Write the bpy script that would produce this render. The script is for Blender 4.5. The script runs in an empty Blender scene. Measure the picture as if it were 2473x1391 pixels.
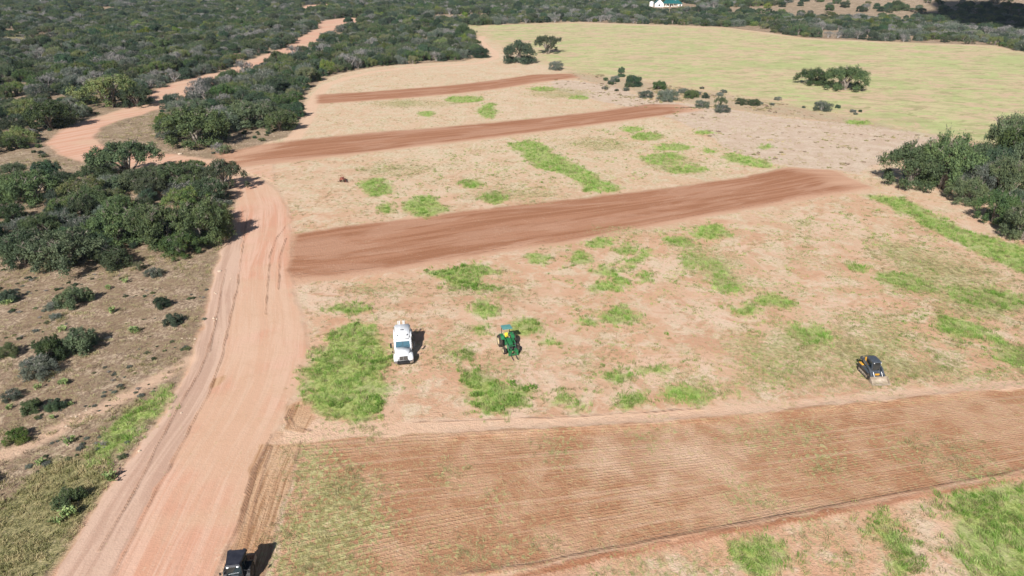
import bpy, math, random
import numpy as np
from mathutils import Vector, Matrix, Euler

R_ = math.radians
# ------------------------------------------------------------------ camera, sky, sun, exposure
SC = bpy.context.scene
COL = SC.collection
CAM_H, PITCH, FPX = 43.4, R_(26.0), 1649.0
cam_d = bpy.data.cameras.new('camera')
cam_d.sensor_width = 36.0
cam_d.lens = 36.0 * FPX / 2473.0
cam_d.clip_end = 9000.0
cam_d.clip_start = 0.5
cam = bpy.data.objects.new('camera', cam_d)
COL.objects.link(cam)
cam.location = (0, 0, CAM_H)
cam.rotation_euler = (math.pi / 2 - PITCH, 0, 0)
SC.camera = cam

SUN_EL, SHADOW_AZ = R_(38.0), R_(20.0)          # shadows fall 20 degrees right of straight ahead
world = bpy.data.worlds.new('World')
SC.world = world
world.use_nodes = True
wn = world.node_tree
wn.nodes.clear()
sky = wn.nodes.new('ShaderNodeTexSky')
sky.sky_type = 'NISHITA'
sky.sun_disc = False
sky.sun_elevation = SUN_EL
sky.sun_rotation = SHADOW_AZ + math.pi
sky.altitude = 500
wbg = wn.nodes.new('ShaderNodeBackground')
wbg.inputs['Strength'].default_value = 0.046
wo = wn.nodes.new('ShaderNodeOutputWorld')
wn.links.new(sky.outputs[0], wbg.inputs[0])
wn.links.new(wbg.outputs[0], wo.inputs[0])
sun_d = bpy.data.lights.new('sun', 'SUN')
sun_d.energy = 4.8
sun_d.angle = R_(0.53)
sun_d.color = (1.0, 0.965, 0.915)
sun = bpy.data.objects.new('sun', sun_d)
COL.objects.link(sun)
LIGHT_DIR = Vector((math.sin(SHADOW_AZ) * math.cos(SUN_EL), math.cos(SHADOW_AZ) * math.cos(SUN_EL), -math.sin(SUN_EL)))
sun.rotation_euler = LIGHT_DIR.to_track_quat('-Z', 'Y').to_euler()
sun.location = (-60, -150, 200)
SC.view_settings.view_transform = 'Standard'
SC.view_settings.look = 'None'
SC.view_settings.gamma = 1.0
SC.view_settings.exposure = 0.54
SC.cycles.max_bounces = 6
SC.cycles.diffuse_bounces = 3
SC.cycles.transparent_max_bounces = 6

# ------------------------------------------------------------------ helpers: places
def smooth(a, b, x):
    t = np.clip((x - a) / (b - a), 0, 1)
    return t * t * (3 - 2 * t)

def hash2(ix, iy, s):
    h = (ix.astype(np.int64) * 374761393 + iy.astype(np.int64) * 668265263 + s * 2147483647) & 0xffffffff
    h = ((h ^ (h >> 13)) * 1274126177) & 0xffffffff
    return ((h ^ (h >> 16)) & 0xffff) / 65535.0

def vnoise(x, y, s=0):
    x = np.asarray(x, float); y = np.asarray(y, float)
    ix = np.floor(x); iy = np.floor(y)
    fx = x - ix; fy = y - iy
    fx = fx * fx * (3 - 2 * fx); fy = fy * fy * (3 - 2 * fy)
    a = hash2(ix, iy, s); b = hash2(ix + 1, iy, s); c = hash2(ix, iy + 1, s); d = hash2(ix + 1, iy + 1, s)
    return (a * (1 - fx) + b * fx) * (1 - fy) + (c * (1 - fx) + d * fx) * fy

def fbm(x, y, s=0, o=4):
    r = 0; a = 0.5; t = 0
    for k in range(o):
        r = r + a * vnoise(x * 2 ** k + 17.3 * k, y * 2 ** k - 9.1 * k, s + k); t += a; a *= 0.5
    return r / t

def height(x, y):
    x = np.asarray(x, float); y = np.asarray(y, float)
    h = 40 * smooth(490, 800, y) * smooth(90, 360, x)
    h = h + 7 * (fbm(x / 190.0, y / 190.0, 5, 2) - 0.5) * smooth(300, 620, y)
    h = h + 30 * smooth(900, 2200, np.hypot(x, y)) * (0.4 + fbm(x / 500.0, y / 500.0, 8, 2))
    return h

CT, ST = math.cos(PITCH), math.sin(PITCH)
def W(px, py):
    """point of the ground seen at a pixel of the 2473 x 1391 photograph"""
    a = (px - 1236.5) / FPX; b = -(py - 695.5) / FPX
    dx, dy, dz = a, CT + b * ST, -ST + b * CT
    dz = min(dz, -0.02)
    z = 0.0
    for _ in range(12):
        t = (z - CAM_H) / dz
        z2 = float(height(dx * t, dy * t))
        z = z + 0.6 * (z2 - z)
    t = (z - CAM_H) / dz
    return dx * t, dy * t
def depth_at(x, y, z=0.0):
    return y * CT + (CAM_H - z) * ST
def P(pts):
    return np.array([W(*p) for p in pts])
def ell(cx, cy, rx, ry, rot=0.0, n=14):
    c, s = math.cos(R_(rot)), math.sin(R_(rot))
    return [(cx + rx * math.cos(t) * c - ry * math.sin(t) * s, cy + rx * math.cos(t) * s + ry * math.sin(t) * c)
            for t in [2 * math.pi * k / n for k in range(n)]]

def sdf(poly, x, y, pad=12.0):
    """signed distance in metres, positive inside; far points get -pad"""
    out = np.full(x.shape, -pad)
    x0, y0 = poly.min(0) - pad; x1, y1 = poly.max(0) + pad
    sel = (x > x0) & (x < x1) & (y > y0) & (y < y1)
    if not sel.any():
        return out
    px, py = x[sel], y[sel]
    d = np.full(px.shape, 1e18); ins = np.zeros(px.shape, bool)
    n = len(poly)
    for i in range(n):
        ax, ay = poly[i]; bx, by = poly[(i + 1) % n]
        ex, ey = bx - ax, by - ay
        wx, wy = px - ax, py - ay
        t = np.clip((wx * ex + wy * ey) / (ex * ex + ey * ey + 1e-12), 0, 1)
        d = np.minimum(d, (wx - ex * t) ** 2 + (wy - ey * t) ** 2)
        c = ((ay > py) != (by > py)) & (px < (bx - ax) * (py - ay) / ((by - ay) if by != ay else 1e-12) + ax)
        ins ^= c
    d = np.sqrt(d)
    out[sel] = np.maximum(np.where(ins, d, -d), -pad)
    return out

def dline(line, x, y, pad=4.0):
    """distance in metres to a polyline"""
    out = np.full(x.shape, pad)
    x0, y0 = line.min(0) - pad; x1, y1 = line.max(0) + pad
    sel = (x > x0) & (x < x1) & (y > y0) & (y < y1)
    if not sel.any():
        return out
    px, py = x[sel], y[sel]
    d = np.full(px.shape, pad * pad)
    for i in range(len(line) - 1):
        ax, ay = line[i]; bx, by = line[i + 1]
        ex, ey = bx - ax, by - ay
        wx, wy = px - ax, py - ay
        t = np.clip((wx * ex + wy * ey) / (ex * ex + ey * ey + 1e-12), 0, 1)
        d = np.minimum(d, (wx - ex * t) ** 2 + (wy - ey * t) ** 2)
    out[sel] = np.sqrt(d)
    return out

def union(polys, x, y, pad=12.0):
    o = np.full(x.shape, -pad)
    for p in polys:
        o = np.maximum(o, sdf(p, x, y, pad))
    return o

# ------------------------------------------------------------------ the plan of the place, traced as ground polygons
ROAD_L = [(-40, 1640), (60, 1500), (134, 1391), (210, 1270), (278, 1162), (340, 1075), (392, 1008), (430, 940), (465, 860), (490, 790), (507, 720),
          (522, 650), (540, 600), (556, 545), (570, 500), (566, 450), (540, 425)]
ROAD_R = [(430, 1640), (480, 1500), (525, 1391), (570, 1270), (605, 1162), (650, 1075), (690, 1000), (720, 930), (738, 860), (735, 790), (715, 720),
          (700, 650), (702, 600), (702, 555), (696, 505), (668, 455), (610, 425)]
MAIN_ROAD = P(ROAD_L + ROAD_R[::-1])
UP_OUT = [(660, 395), (540, 412), (400, 408), (290, 402), (200, 392), (140, 372), (112, 345), (150, 312), (230, 285), (290, 265), (345, 238), (385, 213),
          (440, 193), (500, 180), (560, 164), (610, 142), (660, 125), (705, 105), (725, 90), (758, 72), (768, 52), (840, 42)]
UP_IN = [(660, 440), (520, 385), (410, 372), (310, 365), (250, 352), (228, 330), (245, 308), (290, 290), (340, 278), (385, 262), (430, 243), (470, 222),
         (510, 205), (550, 192), (590, 178), (640, 158), (690, 142), (735, 122), (765, 105), (805, 82), (840, 62), (905, 50)]
UP_ROAD = P(UP_OUT + UP_IN[::-1])
TOP_ROAD = P([(720, 22), (745, 12), (800, 10), (790, 16), (760, 25), (735, 27)])
SHOULDER = P([(134, 1391), (210, 1270), (278, 1162), (340, 1075), (392, 1008), (430, 940), (465, 860), (490, 790), (507, 720), (522, 650), (540, 600), (558, 560),
              (590, 560), (583, 620), (572, 690), (560, 745), (548, 800), (535, 860), (505, 950), (450, 1050), (370, 1200), (275, 1391), (200, 1500), (60, 1500)])
PATH_LOOP = [(700, 345), (722, 318), (742, 290), (752, 260), (764, 232), (790, 205), (840, 188), (900, 174), (980, 164), (1080, 158), (1160, 152), (1195, 140), (1196, 126),
             (1172, 112), (1160, 98), (1165, 88)]
STRIPS = [  # (top edge, bottom edge)
    ([(765, 229), (900, 221), (1000, 213), (1100, 205), (1200, 193), (1290, 180), (1380, 178)], [(766, 252), (900, 243), (1000, 236), (1100, 227), (1200, 216), (1300, 200), (1400, 188)]),
    ([(520, 372), (620, 352), (720, 338), (900, 320), (1050, 309), (1200, 295), (1330, 282), (1450, 268), (1560, 252), (1640, 252)],
     [(560, 408), (640, 398), (760, 385), (900, 368), (1050, 350), (1200, 333), (1330, 316), (1450, 300), (1570, 284), (1700, 266)]),
    ([(712, 566), (820, 548), (1000, 527), (1200, 501), (1400, 479), (1600, 456), (1800, 427), (1900, 404), (2010, 410)],
     [(690, 682), (800, 678), (1000, 648), (1200, 612), (1400, 582), (1600, 544), (1800, 508), (1950, 482), (2112, 455)]),
    ([(725, 1068), (1000, 1049), (1300, 1036), (1600, 1020), (1900, 992), (2200, 962), (2473, 940), (2900, 905)],
     [(628, 1560), (1000, 1440), (1180, 1391), (1300, 1365), (1600, 1303), (1900, 1247), (2200, 1190), (2473, 1138), (2900, 1060)]),
]
STRIP_P = [P(t + b[::-1]) for t, b in STRIPS]
CHURN = P([(622, 1075), (724, 1070), (700, 1160), (668, 1270), (636, 1391), (590, 1560), (480, 1560), (540, 1391), (575, 1250), (605, 1150)])
HEADLAND = P([(690, 1040), (740, 1022), (1000, 1016), (1400, 1002), (1700, 984), (2000, 960), (2473, 915), (2900, 875), (2900, 905), (2473, 940), (2200, 962), (1900, 992),
              (1600, 1020), (1300, 1036), (1000, 1049), (725, 1068), (680, 1075)])
FAR_FIELD = P([(1120, 62), (1400, 55), (1600, 62), (1750, 68), (1830, 80), (1950, 95), (2200, 105), (2400, 112), (2473, 130), (3300, 200), (3300, 620), (2700, 520), (2473, 400),
               (2350, 340), (2240, 318), (2120, 296), (1960, 262), (1760, 228), (1560, 192), (1400, 175), (1345, 158), (1300, 148), (1250, 118), (1190, 95), (1130, 72)])
PALE = P([(1330, 190), (1480, 205), (1560, 240), (1700, 255), (1900, 285), (2080, 300), (2300, 330), (2340, 350), (2150, 380), (2080, 420), (1900, 400), (1780, 370), (1700, 320),
          (1620, 285), (1480, 250), (1330, 215)])
GREY_DRY = P([(1370, 172), (1500, 188), (1700, 220), (1900, 250), (2100, 290), (2200, 318), (2050, 300), (1850, 275), (1640, 245), (1500, 215), (1380, 188)])
BRUSH_SW = P([(-900, 425), (0, 430), (200, 430), (400, 425), (560, 420), (570, 500), (556, 545), (540, 600), (522, 650), (505, 720), (480, 800), (430, 900), (385, 1010), (278, 1155),
              (134, 1385), (-60, 1640), (-900, 1640)])
OLIVE_SW = P([(-400, 1260), (0, 1215), (110, 1130), (220, 1085), (285, 1140), (210, 1265), (134, 1385), (60, 1500), (-400, 1640)])
STRAW_SW = P([(-200, 378), (60, 372), (130, 385), (230, 412), (240, 432), (60, 425), (-200, 440)])
OPEN = P([(545, 400), (640, 345), (700, 330), (735, 290), (730, 262), (740, 228), (780, 190), (830, 176), (900, 163), (950, 158), (1050, 151), (1120, 148), (1185, 130),
          (1145, 105), (1150, 85), (1118, 64), (1400, 53), (1600, 60), (1750, 66), (1850, 78), (1950, 92), (2200, 103), (2400, 110), (2473, 126), (3300, 195), (3300, 1900), (20, 1900),
          (134, 1391), (278, 1162), (392, 1008), (447, 909), (505, 750), (522, 650), (545, 600), (560, 540), (580, 480), (600, 440)])
BEND_OPEN = P([(232, 325), (290, 290), (385, 265), (392, 300), (385, 350), (400, 372), (310, 365), (250, 352)])
NW_CLEAR = P([(-60, 66), (20, 70), (60, 82), (142, 98), (95, 108), (-60, 100)])
HILL_CLEAR = [P(q) for q in [[(1700, 22), (1880, 14), (2100, 20), (2160, 34), (2100, 46), (1900, 42), (1760, 34)], [(1850, 2), (2473, 2), (2473, 10), (2200, 24), (1980, 16), (1860, 10)],
                             [(2130, 30), (2270, 22), (2290, 40), (2160, 48)], [(1500, 22), (1590, 18), (1640, 24), (1620, 30), (1540, 34)], [(1040, 38), (1180, 32), (1190, 46), (1060, 50)],
                             [(1940, 76), (2050, 72), (2100, 88), (1990, 90)]]]
GREEN = [P(q) for q in [
    [(765, 850), (795, 805), (850, 782), (905, 783), (920, 825), (935, 880), (935, 930), (905, 990), (868, 1018), (830, 1008), (785, 1003), (745, 960), (742, 900)],
    ell(845, 748, 42, 11), [(1035, 655), (1110, 643), (1165, 640), (1215, 660), (1165, 668), (1160, 685), (1180, 700), (1110, 700), (1078, 680)], ell(1170, 750, 34, 18),
    ell(1155, 797, 20, 10), ell(1268, 792, 38, 20), ell(1125, 855, 22, 12), [(1130, 905), (1175, 895), (1235, 932), (1290, 940), (1288, 985), (1230, 1000), (1165, 1003), (1142, 960)],
    ell(1410, 622, 23, 15), ell(1450, 586, 26, 10), ell(1510, 603, 23, 10), ell(1540, 625, 45, 9, -30), ell(1465, 655, 28, 10, 10), ell(1497, 678, 24, 11), ell(1462, 693, 34, 9),
    ell(1500, 762, 34, 20), ell(1433, 780, 22, 9), ell(1718, 560, 44, 20), ell(1640, 582, 34, 14), ell(1665, 636, 20, 9), ell(1708, 640, 32, 16, 30), ell(1730, 672, 22, 20),
    ell(1765, 696, 30, 14), ell(1562, 672, 12, 10), ell(1868, 727, 37, 16), ell(1798, 752, 30, 15), ell(1960, 808, 46, 22, 15), ell(1492, 910, 28, 13), ell(1520, 968, 42, 15),
    ell(1660, 955, 55, 20), ell(1570, 890, 32, 9), ell(1360, 965, 32, 10), ell(1390, 988, 13, 8), ell(2195, 682, 75, 16, 12), ell(2380, 722, 100, 20, 8), ell(2080, 648, 22, 8),
    ell(2310, 790, 60, 22, 25), ell(2420, 830, 60, 14, 20), ell(2455, 865, 40, 22, 20), ell(905, 452, 34, 22), ell(1025, 500, 46, 25), ell(1140, 445, 32, 9), ell(1192, 480, 36, 12),
    [(1230, 345), (1290, 340), (1345, 372), (1400, 402), (1500, 455), (1470, 466), (1412, 465), (1388, 430), (1290, 402)], ell(1525, 312, 28, 7), ell(1560, 330, 38, 10),
    ell(1620, 356, 42, 9), ell(1600, 383, 52, 14), ell(1660, 410, 48, 10), ell(1812, 391, 60, 12, 14), ell(1712, 365, 20, 6), ell(1120, 240, 48, 8), ell(1180, 268, 20, 20),
    ell(1030, 275, 16, 7), ell(1395, 235, 28, 5), ell(1310, 215, 36, 5), ell(1850, 355, 18, 5), ell(1700, 320, 18, 6), ell(2070, 296, 30, 6),
    [(2080, 470), (2180, 480), (2260, 520), (2330, 555), (2473, 598), (2600, 630), (2600, 680), (2473, 655), (2350, 605), (2240, 548), (2150, 500)],
    [(2260, 1200), (2473, 1165), (2700, 1130), (2700, 1500), (2473, 1500), (2380, 1391), (2320, 1330), (2300, 1270)], [(235, 1085), (310, 1000), (400, 925), (410, 945), (385, 1000), (330, 1060), (255, 1105)],
    ell(1820, 1345, 80, 38, 15), ell(2140, 1290, 22, 45, -20), ell(2190, 1360, 30, 50, -20), ell(940, 505, 14, 10), ell(1330, 830, 14, 6), ell(1305, 625, 20, 10)]]
WEEDY = [P(q) for q in [  # thin pale weeds, mostly dry
    [(725, 1075), (850, 1130), (930, 1160), (950, 1220), (965, 1270), (860, 1330), (900, 1420), (650, 1420), (690, 1200)], ell(1068, 1135, 25, 20), ell(1215, 1210, 22, 25),
    ell(1080, 1345, 60, 30), ell(1240, 1340, 110, 26, -6), ell(1350, 1080, 40, 24), ell(1890, 1060, 120, 48, 6), ell(2000, 1120, 80, 34, 14), ell(2250, 1080, 130, 30), ell(2350, 1140, 90, 34, 10),
    ell(1800, 1190, 40, 22), ell(1560, 1060, 30, 14), ell(1950, 1290, 55, 34), ell(1600, 1360, 140, 34), ell(1850, 940, 110, 22), ell(2030, 930, 120, 20), ell(1900, 880, 90, 24), ell(2000, 850, 60, 20),
    ell(1820, 812, 42, 14), ell(2200, 900, 80, 14), ell(2310, 640, 120, 26, 8), ell(2420, 740, 90, 30), ell(2280, 870, 60, 36), ell(2150, 615, 60, 12), ell(1940, 582, 24, 10), ell(1940, 540, 34, 10), ell(2210, 543, 40, 9),
    ell(1620, 705, 32, 8), ell(965, 915, 30, 14), ell(880, 1035, 60, 10), ell(1600, 1030, 30, 8), ell(1850, 590, 30, 10), ell(1330, 600, 22, 8), ell(1620, 395, 70, 22), ell(1700, 415, 40, 10), ell(1350, 225, 80, 12),
    [(1740, 830), (1900, 780), (2080, 800), (2250, 860), (2473, 900), (2473, 925), (2200, 935), (1900, 955), (1700, 950), (1780, 900)], [(2100, 570), (2300, 600), (2473, 660), (2473, 800), (2300, 760), (2150, 680)],
    [(2000, 740), (2180, 760), (2260, 850), (2150, 880), (2020, 820)], ell(1720, 640, 110, 40, 30), ell(1500, 560, 60, 12), ell(1180, 700, 90, 24), ell(1230, 880, 80, 36), ell(900, 700, 70, 22), ell(1420, 880, 60, 30),
    ell(1090, 840, 50, 60), ell(1650, 920, 60, 20), ell(1250, 470, 120, 20), ell(1450, 350, 90, 18), ell(1000, 250, 120, 10), ell(950, 410, 90, 16), ell(2473, 870, 90, 40)]]

TRACKS = [P(q) for q in [  # dark wheel ruts
    [(560, 745), (572, 690), (583, 620), (592, 560), (596, 520)], [(560, 745), (548, 800), (535, 860), (505, 950), (450, 1050), (370, 1200), (275, 1391), (230, 1480)],
    [(507, 830), (480, 900), (430, 985), (380, 1070), (330, 1180), (240, 1330)], [(545, 650), (530, 720), (505, 850)],
    [(640, 760), (645, 700), (650, 620), (668, 575), (690, 545)], [(672, 700), (674, 620), (690, 575)], [(620, 1120), (575, 1260), (520, 1391)], [(655, 1050), (610, 1140), (590, 1190)],
    [(560, 400), (760, 376), (1000, 346), (1200, 324), (1400, 300), (1600, 274)], [(775, 250), (950, 241), (1100, 229), (1230, 213)], [(690, 665), (860, 652), (1060, 626), (1300, 586), (1700, 516), (2060, 458)],
    [(1000, 1022), (1400, 1006), (1700, 988)], [(700, 988), (688, 1010), (700, 1032), (735, 1045)], [(715, 980), (700, 1008), (712, 1030), (750, 1042)],
    [(1100, 1391), (1300, 1362), (1600, 1302), (1900, 1246), (2200, 1188), (2473, 1136), (2800, 1070)], [(724, 1070), (700, 1160), (668, 1270), (636, 1391), (610, 1480)],
    [(655, 1080), (640, 1130), (610, 1230), (590, 1320)], [(640, 1078), (618, 1140), (592, 1230), (560, 1340)], [(1560, 575), (1600, 590), (1640, 608)]]]
BAND = P([(1080, 1420), (1300, 1368), (1600, 1306), (1900, 1250), (2200, 1193), (2473, 1141), (2900, 1063), (2900, 1090), (2473, 1164), (2200, 1218), (1900, 1281), (1600, 1342), (1300, 1408), (1150, 1450)])
SW_TRACK = P([(-120, 1150), (60, 1075), (180, 1015), (300, 960), (400, 905), (450, 870)])
BERM = [P(q) for q in [[(1140, 1391), (1300, 1372), (1600, 1312), (1900, 1256), (2200, 1198), (2473, 1146), (2800, 1080)], [(1080, 1052), (1300, 1040), (1600, 1022), (1900, 994), (2200, 964), (2473, 934)]]]
ROCKY = [P(q) for q in [[(600, 640), (505, 700), (505, 760), (440, 780), (430, 820), (470, 850), (430, 930), (380, 1010), (330, 1070), (290, 1120), (330, 1100), (460, 930), (520, 790)],
                        [(395, 372), (430, 365), (560, 372), (600, 350), (640, 335), (700, 320), (640, 300), (560, 340), (430, 355)], ell(380, 790, 40, 16), ell(240, 1000, 60, 20)]]

def road_uv(x, y):
    """metres along and across the main road, from its traced centre line"""
    L = P(ROAD_L); Rr = P(ROAD_R); c = (L + Rr) / 2
    u = np.zeros(x.shape); v = np.full(x.shape, 30.0); best = np.full(x.shape, 1e18)
    acc = 0.0
    for i in range(len(c) - 1):
        ax, ay = c[i]; bx, by = c[i + 1]
        ex, ey = bx - ax, by - ay
        l = math.hypot(ex, ey)
        t = np.clip(((x - ax) * ex + (y - ay) * ey) / (l * l), 0, 1)
        qx, qy = x - ax - ex * t, y - ay - ey * t
        d = qx * qx + qy * qy
        s = d < best
        best = np.where(s, d, best)
        sgn = np.sign(ex * (y - ay) - ey * (x - ax))
        u = np.where(s, acc + t * l, u)
        v = np.where(s, -sgn * np.sqrt(d), v)
        acc += l
    return u, v

# ------------------------------------------------------------------ helpers: materials
class NT:
    def __init__(s, name):
        s.m = bpy.data.materials.new(name); s.m.use_nodes = True
        s.t = s.m.node_tree; s.t.nodes.clear(); s.out = s.t.nodes.new('ShaderNodeOutputMaterial')
    def n(s, typ, **kw):
        nd = s.t.nodes.new(typ)
        for k, v in kw.items(): setattr(nd, k, v)
        return nd
    def put(s, sock, v):
        if isinstance(v, bpy.types.NodeSocket): s.t.links.new(v, sock)
        elif v is not None:
            if isinstance(v, (tuple, list)) and len(v) == 3 and sock.type == 'RGBA': v = (*v, 1)
            sock.default_value = v
    def math(s, op, a, b=0.0, c=None, clamp=False):
        nd = s.n('ShaderNodeMath', operation=op, use_clamp=clamp)
        s.put(nd.inputs[0], a); s.put(nd.inputs[1], b)
        if c is not None: s.put(nd.inputs[2], c)
        return nd.outputs[0]
    def noise(s, vec, scale, detail=3, rough=0.55, dist=0.0, dims='3D'):
        nd = s.n('ShaderNodeTexNoise', noise_dimensions=dims)
        s.put(nd.inputs['Vector'], vec); nd.inputs['Scale'].default_value = scale
        nd.inputs['Detail'].default_value = detail; nd.inputs['Roughness'].default_value = rough
        nd.inputs['Distortion'].default_value = dist
        return nd.outputs['Fac']
    def ramp(s, v, lo, hi, a=0.0, b=1.0, kind='SMOOTHSTEP'):
        nd = s.n('ShaderNodeMapRange', interpolation_type=kind)
        s.put(nd.inputs[0], v); s.put(nd.inputs[1], lo); s.put(nd.inputs[2], hi); s.put(nd.inputs[3], a); s.put(nd.inputs[4], b)
        return nd.outputs[0]
    def mix(s, f, a, b, mode='MIX'):
        nd = s.n('ShaderNodeMix', data_type='RGBA', blend_type=mode)
        s.put(nd.inputs[0], f); s.put(nd.inputs[6], a); s.put(nd.inputs[7], b)
        return nd.outputs[2]
    def attr(s, name, typ='GEOMETRY'):
        nd = s.n('ShaderNodeAttribute', attribute_name=name, attribute_type=typ)
        return nd
    def sep(s, v):
        nd = s.n('ShaderNodeSeparateColor'); s.put(nd.inputs[0], v); return nd.outputs
    def mapv(s, vec, scale=(1, 1, 1), rot=(0, 0, 0), loc=(0, 0, 0)):
        nd = s.n('ShaderNodeMapping'); s.put(nd.inputs[0], vec)
        nd.inputs['Location'].default_value = loc; nd.inputs['Rotation'].default_value = rot; nd.inputs['Scale'].default_value = scale
        return nd.outputs[0]
    def finish(s, color, rough=0.9, bump=None, dist=0.1, strength=1.0, metal=0.0, spec=0.3, transl=0.0, coat=0.0):
        p = s.n('ShaderNodeBsdfPrincipled')
        s.put(p.inputs['Base Color'], color); s.put(p.inputs['Roughness'], rough); s.put(p.inputs['Metallic'], metal)
        p.inputs['Specular IOR Level'].default_value = spec
        p.inputs['Coat Weight'].default_value = coat
        if bump is not None:
            b = s.n('ShaderNodeBump'); s.put(b.inputs['Height'], bump); b.inputs['Distance'].default_value = dist; b.inputs['Strength'].default_value = strength
            s.t.links.new(b.outputs[0], p.inputs['Normal'])
        sh = p.outputs[0]
        if transl > 0:
            tr = s.n('ShaderNodeBsdfTranslucent'); s.put(tr.inputs[0], color)
            mx = s.n('ShaderNodeMixShader'); mx.inputs[0].default_value = transl
            s.t.links.new(sh, mx.inputs[1]); s.t.links.new(tr.outputs[0], mx.inputs[2]); sh = mx.outputs[0]
        s.t.links.new(sh, s.out.inputs[0])
        return s.m

def ground_material():
    g = NT('soil_and_vegetation')
    pos = g.n('ShaderNodeNewGeometry').outputs['Position']
    m1 = g.sep(g.attr('m1').outputs['Color']); a1 = g.attr('m1').outputs['Alpha']
    m2 = g.sep(g.attr('m2').outputs['Color']); a2 = g.attr('m2').outputs['Alpha']
    m3 = g.sep(g.attr('m3').outputs['Color']); a3 = g.attr('m3').outputs['Alpha']
    m4 = g.sep(g.attr('m4').outputs['Color']); a4 = g.attr('m4').outputs['Alpha']
    fl = g.attr('flow').outputs['Vector']; ru = g.attr('roadcoord').outputs['Vector']
    n_big = g.noise(pos, 0.045, 4, 0.6); n_mid = g.noise(pos, 0.28, 4, 0.62, 0.4); n_fin = g.noise(pos, 1.5, 4, 0.7); n_grit = g.noise(pos, 6.0, 3, 0.7)
    n_tuft = g.noise(g.mapv(pos, (1.0, 0.75, 1)), 2.4, 4, 0.72, 0.6); n_far = g.noise(g.mapv(pos, (0.55, 1.0, 1)), 0.16, 5, 0.68, 0.5)
    edge = g.math('ADD', g.math('MULTIPLY', g.math('SUBTRACT', n_mid, 0.5), 0.55), g.math('MULTIPLY', g.math('SUBTRACT', n_fin, 0.5), 0.5))
    def msk(v, k=1.0, w=0.12):
        return g.ramp(g.math('ADD', v, g.math('MULTIPLY', edge, k)), 0.5 - w, 0.5 + w)
    # bare pinkish soil with finer mottling, tan dry litter over it
    soil = g.mix(g.ramp(n_big, 0.40, 0.60), (0.56, 0.32, 0.205), (0.58, 0.37, 0.255))
    soil = g.mix(g.ramp(n_mid, 0.46, 0.62), soil, (0.65, 0.475, 0.355))
    soil = g.mix(g.math('MULTIPLY', g.ramp(g.noise(pos, 0.11, 5, 0.7, 0.6), 0.48, 0.60), 0.6), soil, (0.50, 0.29, 0.175))
    soil = g.mix(g.math('MULTIPLY', g.ramp(g.noise(g.mapv(pos, (1, 0.8, 1), (0, 0, 0.5)), 0.075, 5, 0.68, 0.9), 0.51, 0.61), 0.6), soil, (0.68, 0.505, 0.39))
    soil = g.mix(g.math('MULTIPLY', g.ramp(g.noise(pos, 0.20, 5, 0.7, 0.9), 0.52, 0.60), 0.75), soil, (0.485, 0.255, 0.155))
    soil = g.mix(g.math('MULTIPLY', g.ramp(n_fin, 0.50, 0.66), 0.35), soil, (0.44, 0.275, 0.17))
    soil = g.mix(g.math('MULTIPLY', g.ramp(n_grit, 0.52, 0.70), 0.35), soil, (0.36, 0.22, 0.13))
    straw_c = g.mix(g.ramp(n_fin, 0.40, 0.62), (0.42, 0.35, 0.20), (0.60, 0.52, 0.35))
    straw = g.math('MULTIPLY', g.ramp(g.math('ADD', n_tuft, g.math('MULTIPLY', g.math('SUBTRACT', n_mid, 0.5), 0.8)), 0.49, 0.60), g.ramp(m2[2], 0.0, 1.0, 0.30, 0.90))
    col = g.mix(straw, soil, straw_c)
    fleck = g.math('MULTIPLY', g.ramp(g.noise(pos, 3.0, 3, 0.8, 1.0), 0.565, 0.66), g.ramp(n_mid, 0.44, 0.56))
    col = g.mix(g.math('MULTIPLY', fleck, 0.7), col, (0.22, 0.165, 0.085))
    # sloping dry litter
    col = g.mix(g.math('MULTIPLY', m2[2], 0.5), col, g.mix(g.ramp(n_fin, 0.4, 0.62), (0.49, 0.40, 0.26), (0.66, 0.54, 0.40)))
    # pale caliche ground
    pale_c = g.mix(g.ramp(n_mid, 0.35, 0.7), (0.50, 0.385, 0.30), (0.60, 0.485, 0.385))
    pale_c = g.mix(g.math('MULTIPLY', g.ramp(n_tuft, 0.50, 0.62), 0.65), pale_c, (0.37, 0.285, 0.185))
    col = g.mix(g.math('MULTIPLY', msk(m2[1]), 0.85), col, pale_c)
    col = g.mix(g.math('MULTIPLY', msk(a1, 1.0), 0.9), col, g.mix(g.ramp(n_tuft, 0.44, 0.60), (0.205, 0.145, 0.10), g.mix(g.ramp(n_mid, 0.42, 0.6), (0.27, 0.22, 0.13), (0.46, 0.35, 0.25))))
    # dull olive ground cover
    col = g.mix(g.math('MULTIPLY', msk(m4[0], 1.2), 0.85), col, g.mix(g.ramp(n_tuft, 0.35, 0.65), (0.12, 0.125, 0.05), (0.34, 0.30, 0.14)))
    col = g.mix(g.math('MULTIPLY', msk(m4[1], 1.6, 0.35), 0.45), col, g.mix(g.ramp(n_fin, 0.35, 0.65), (0.25, 0.19, 0.13), (0.36, 0.28, 0.19)))
    # the far yellow-green field
    ff = g.mix(g.ramp(n_far, 0.42, 0.56), (0.53, 0.385, 0.26), (0.51, 0.455, 0.25))
    ff = g.mix(g.ramp(g.noise(g.mapv(pos, (0.7, 1.0, 1)), 0.085, 6, 0.75, 0.8), 0.49, 0.57), ff, (0.43, 0.455, 0.205))
    ff = g.mix(g.math('MULTIPLY', g.ramp(g.noise(g.mapv(pos, (0.7, 1, 1)), 0.040, 6, 0.75, 0.8), 0.50, 0.57), 0.8), ff, (0.38, 0.415, 0.18))
    ff = g.mix(g.math('MULTIPLY', g.ramp(g.noise(g.mapv(pos, (0.6, 1, 1)), 0.062, 6, 0.78, 0.8), 0.50, 0.56), 0.8), ff, (0.54, 0.38, 0.265))
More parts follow.
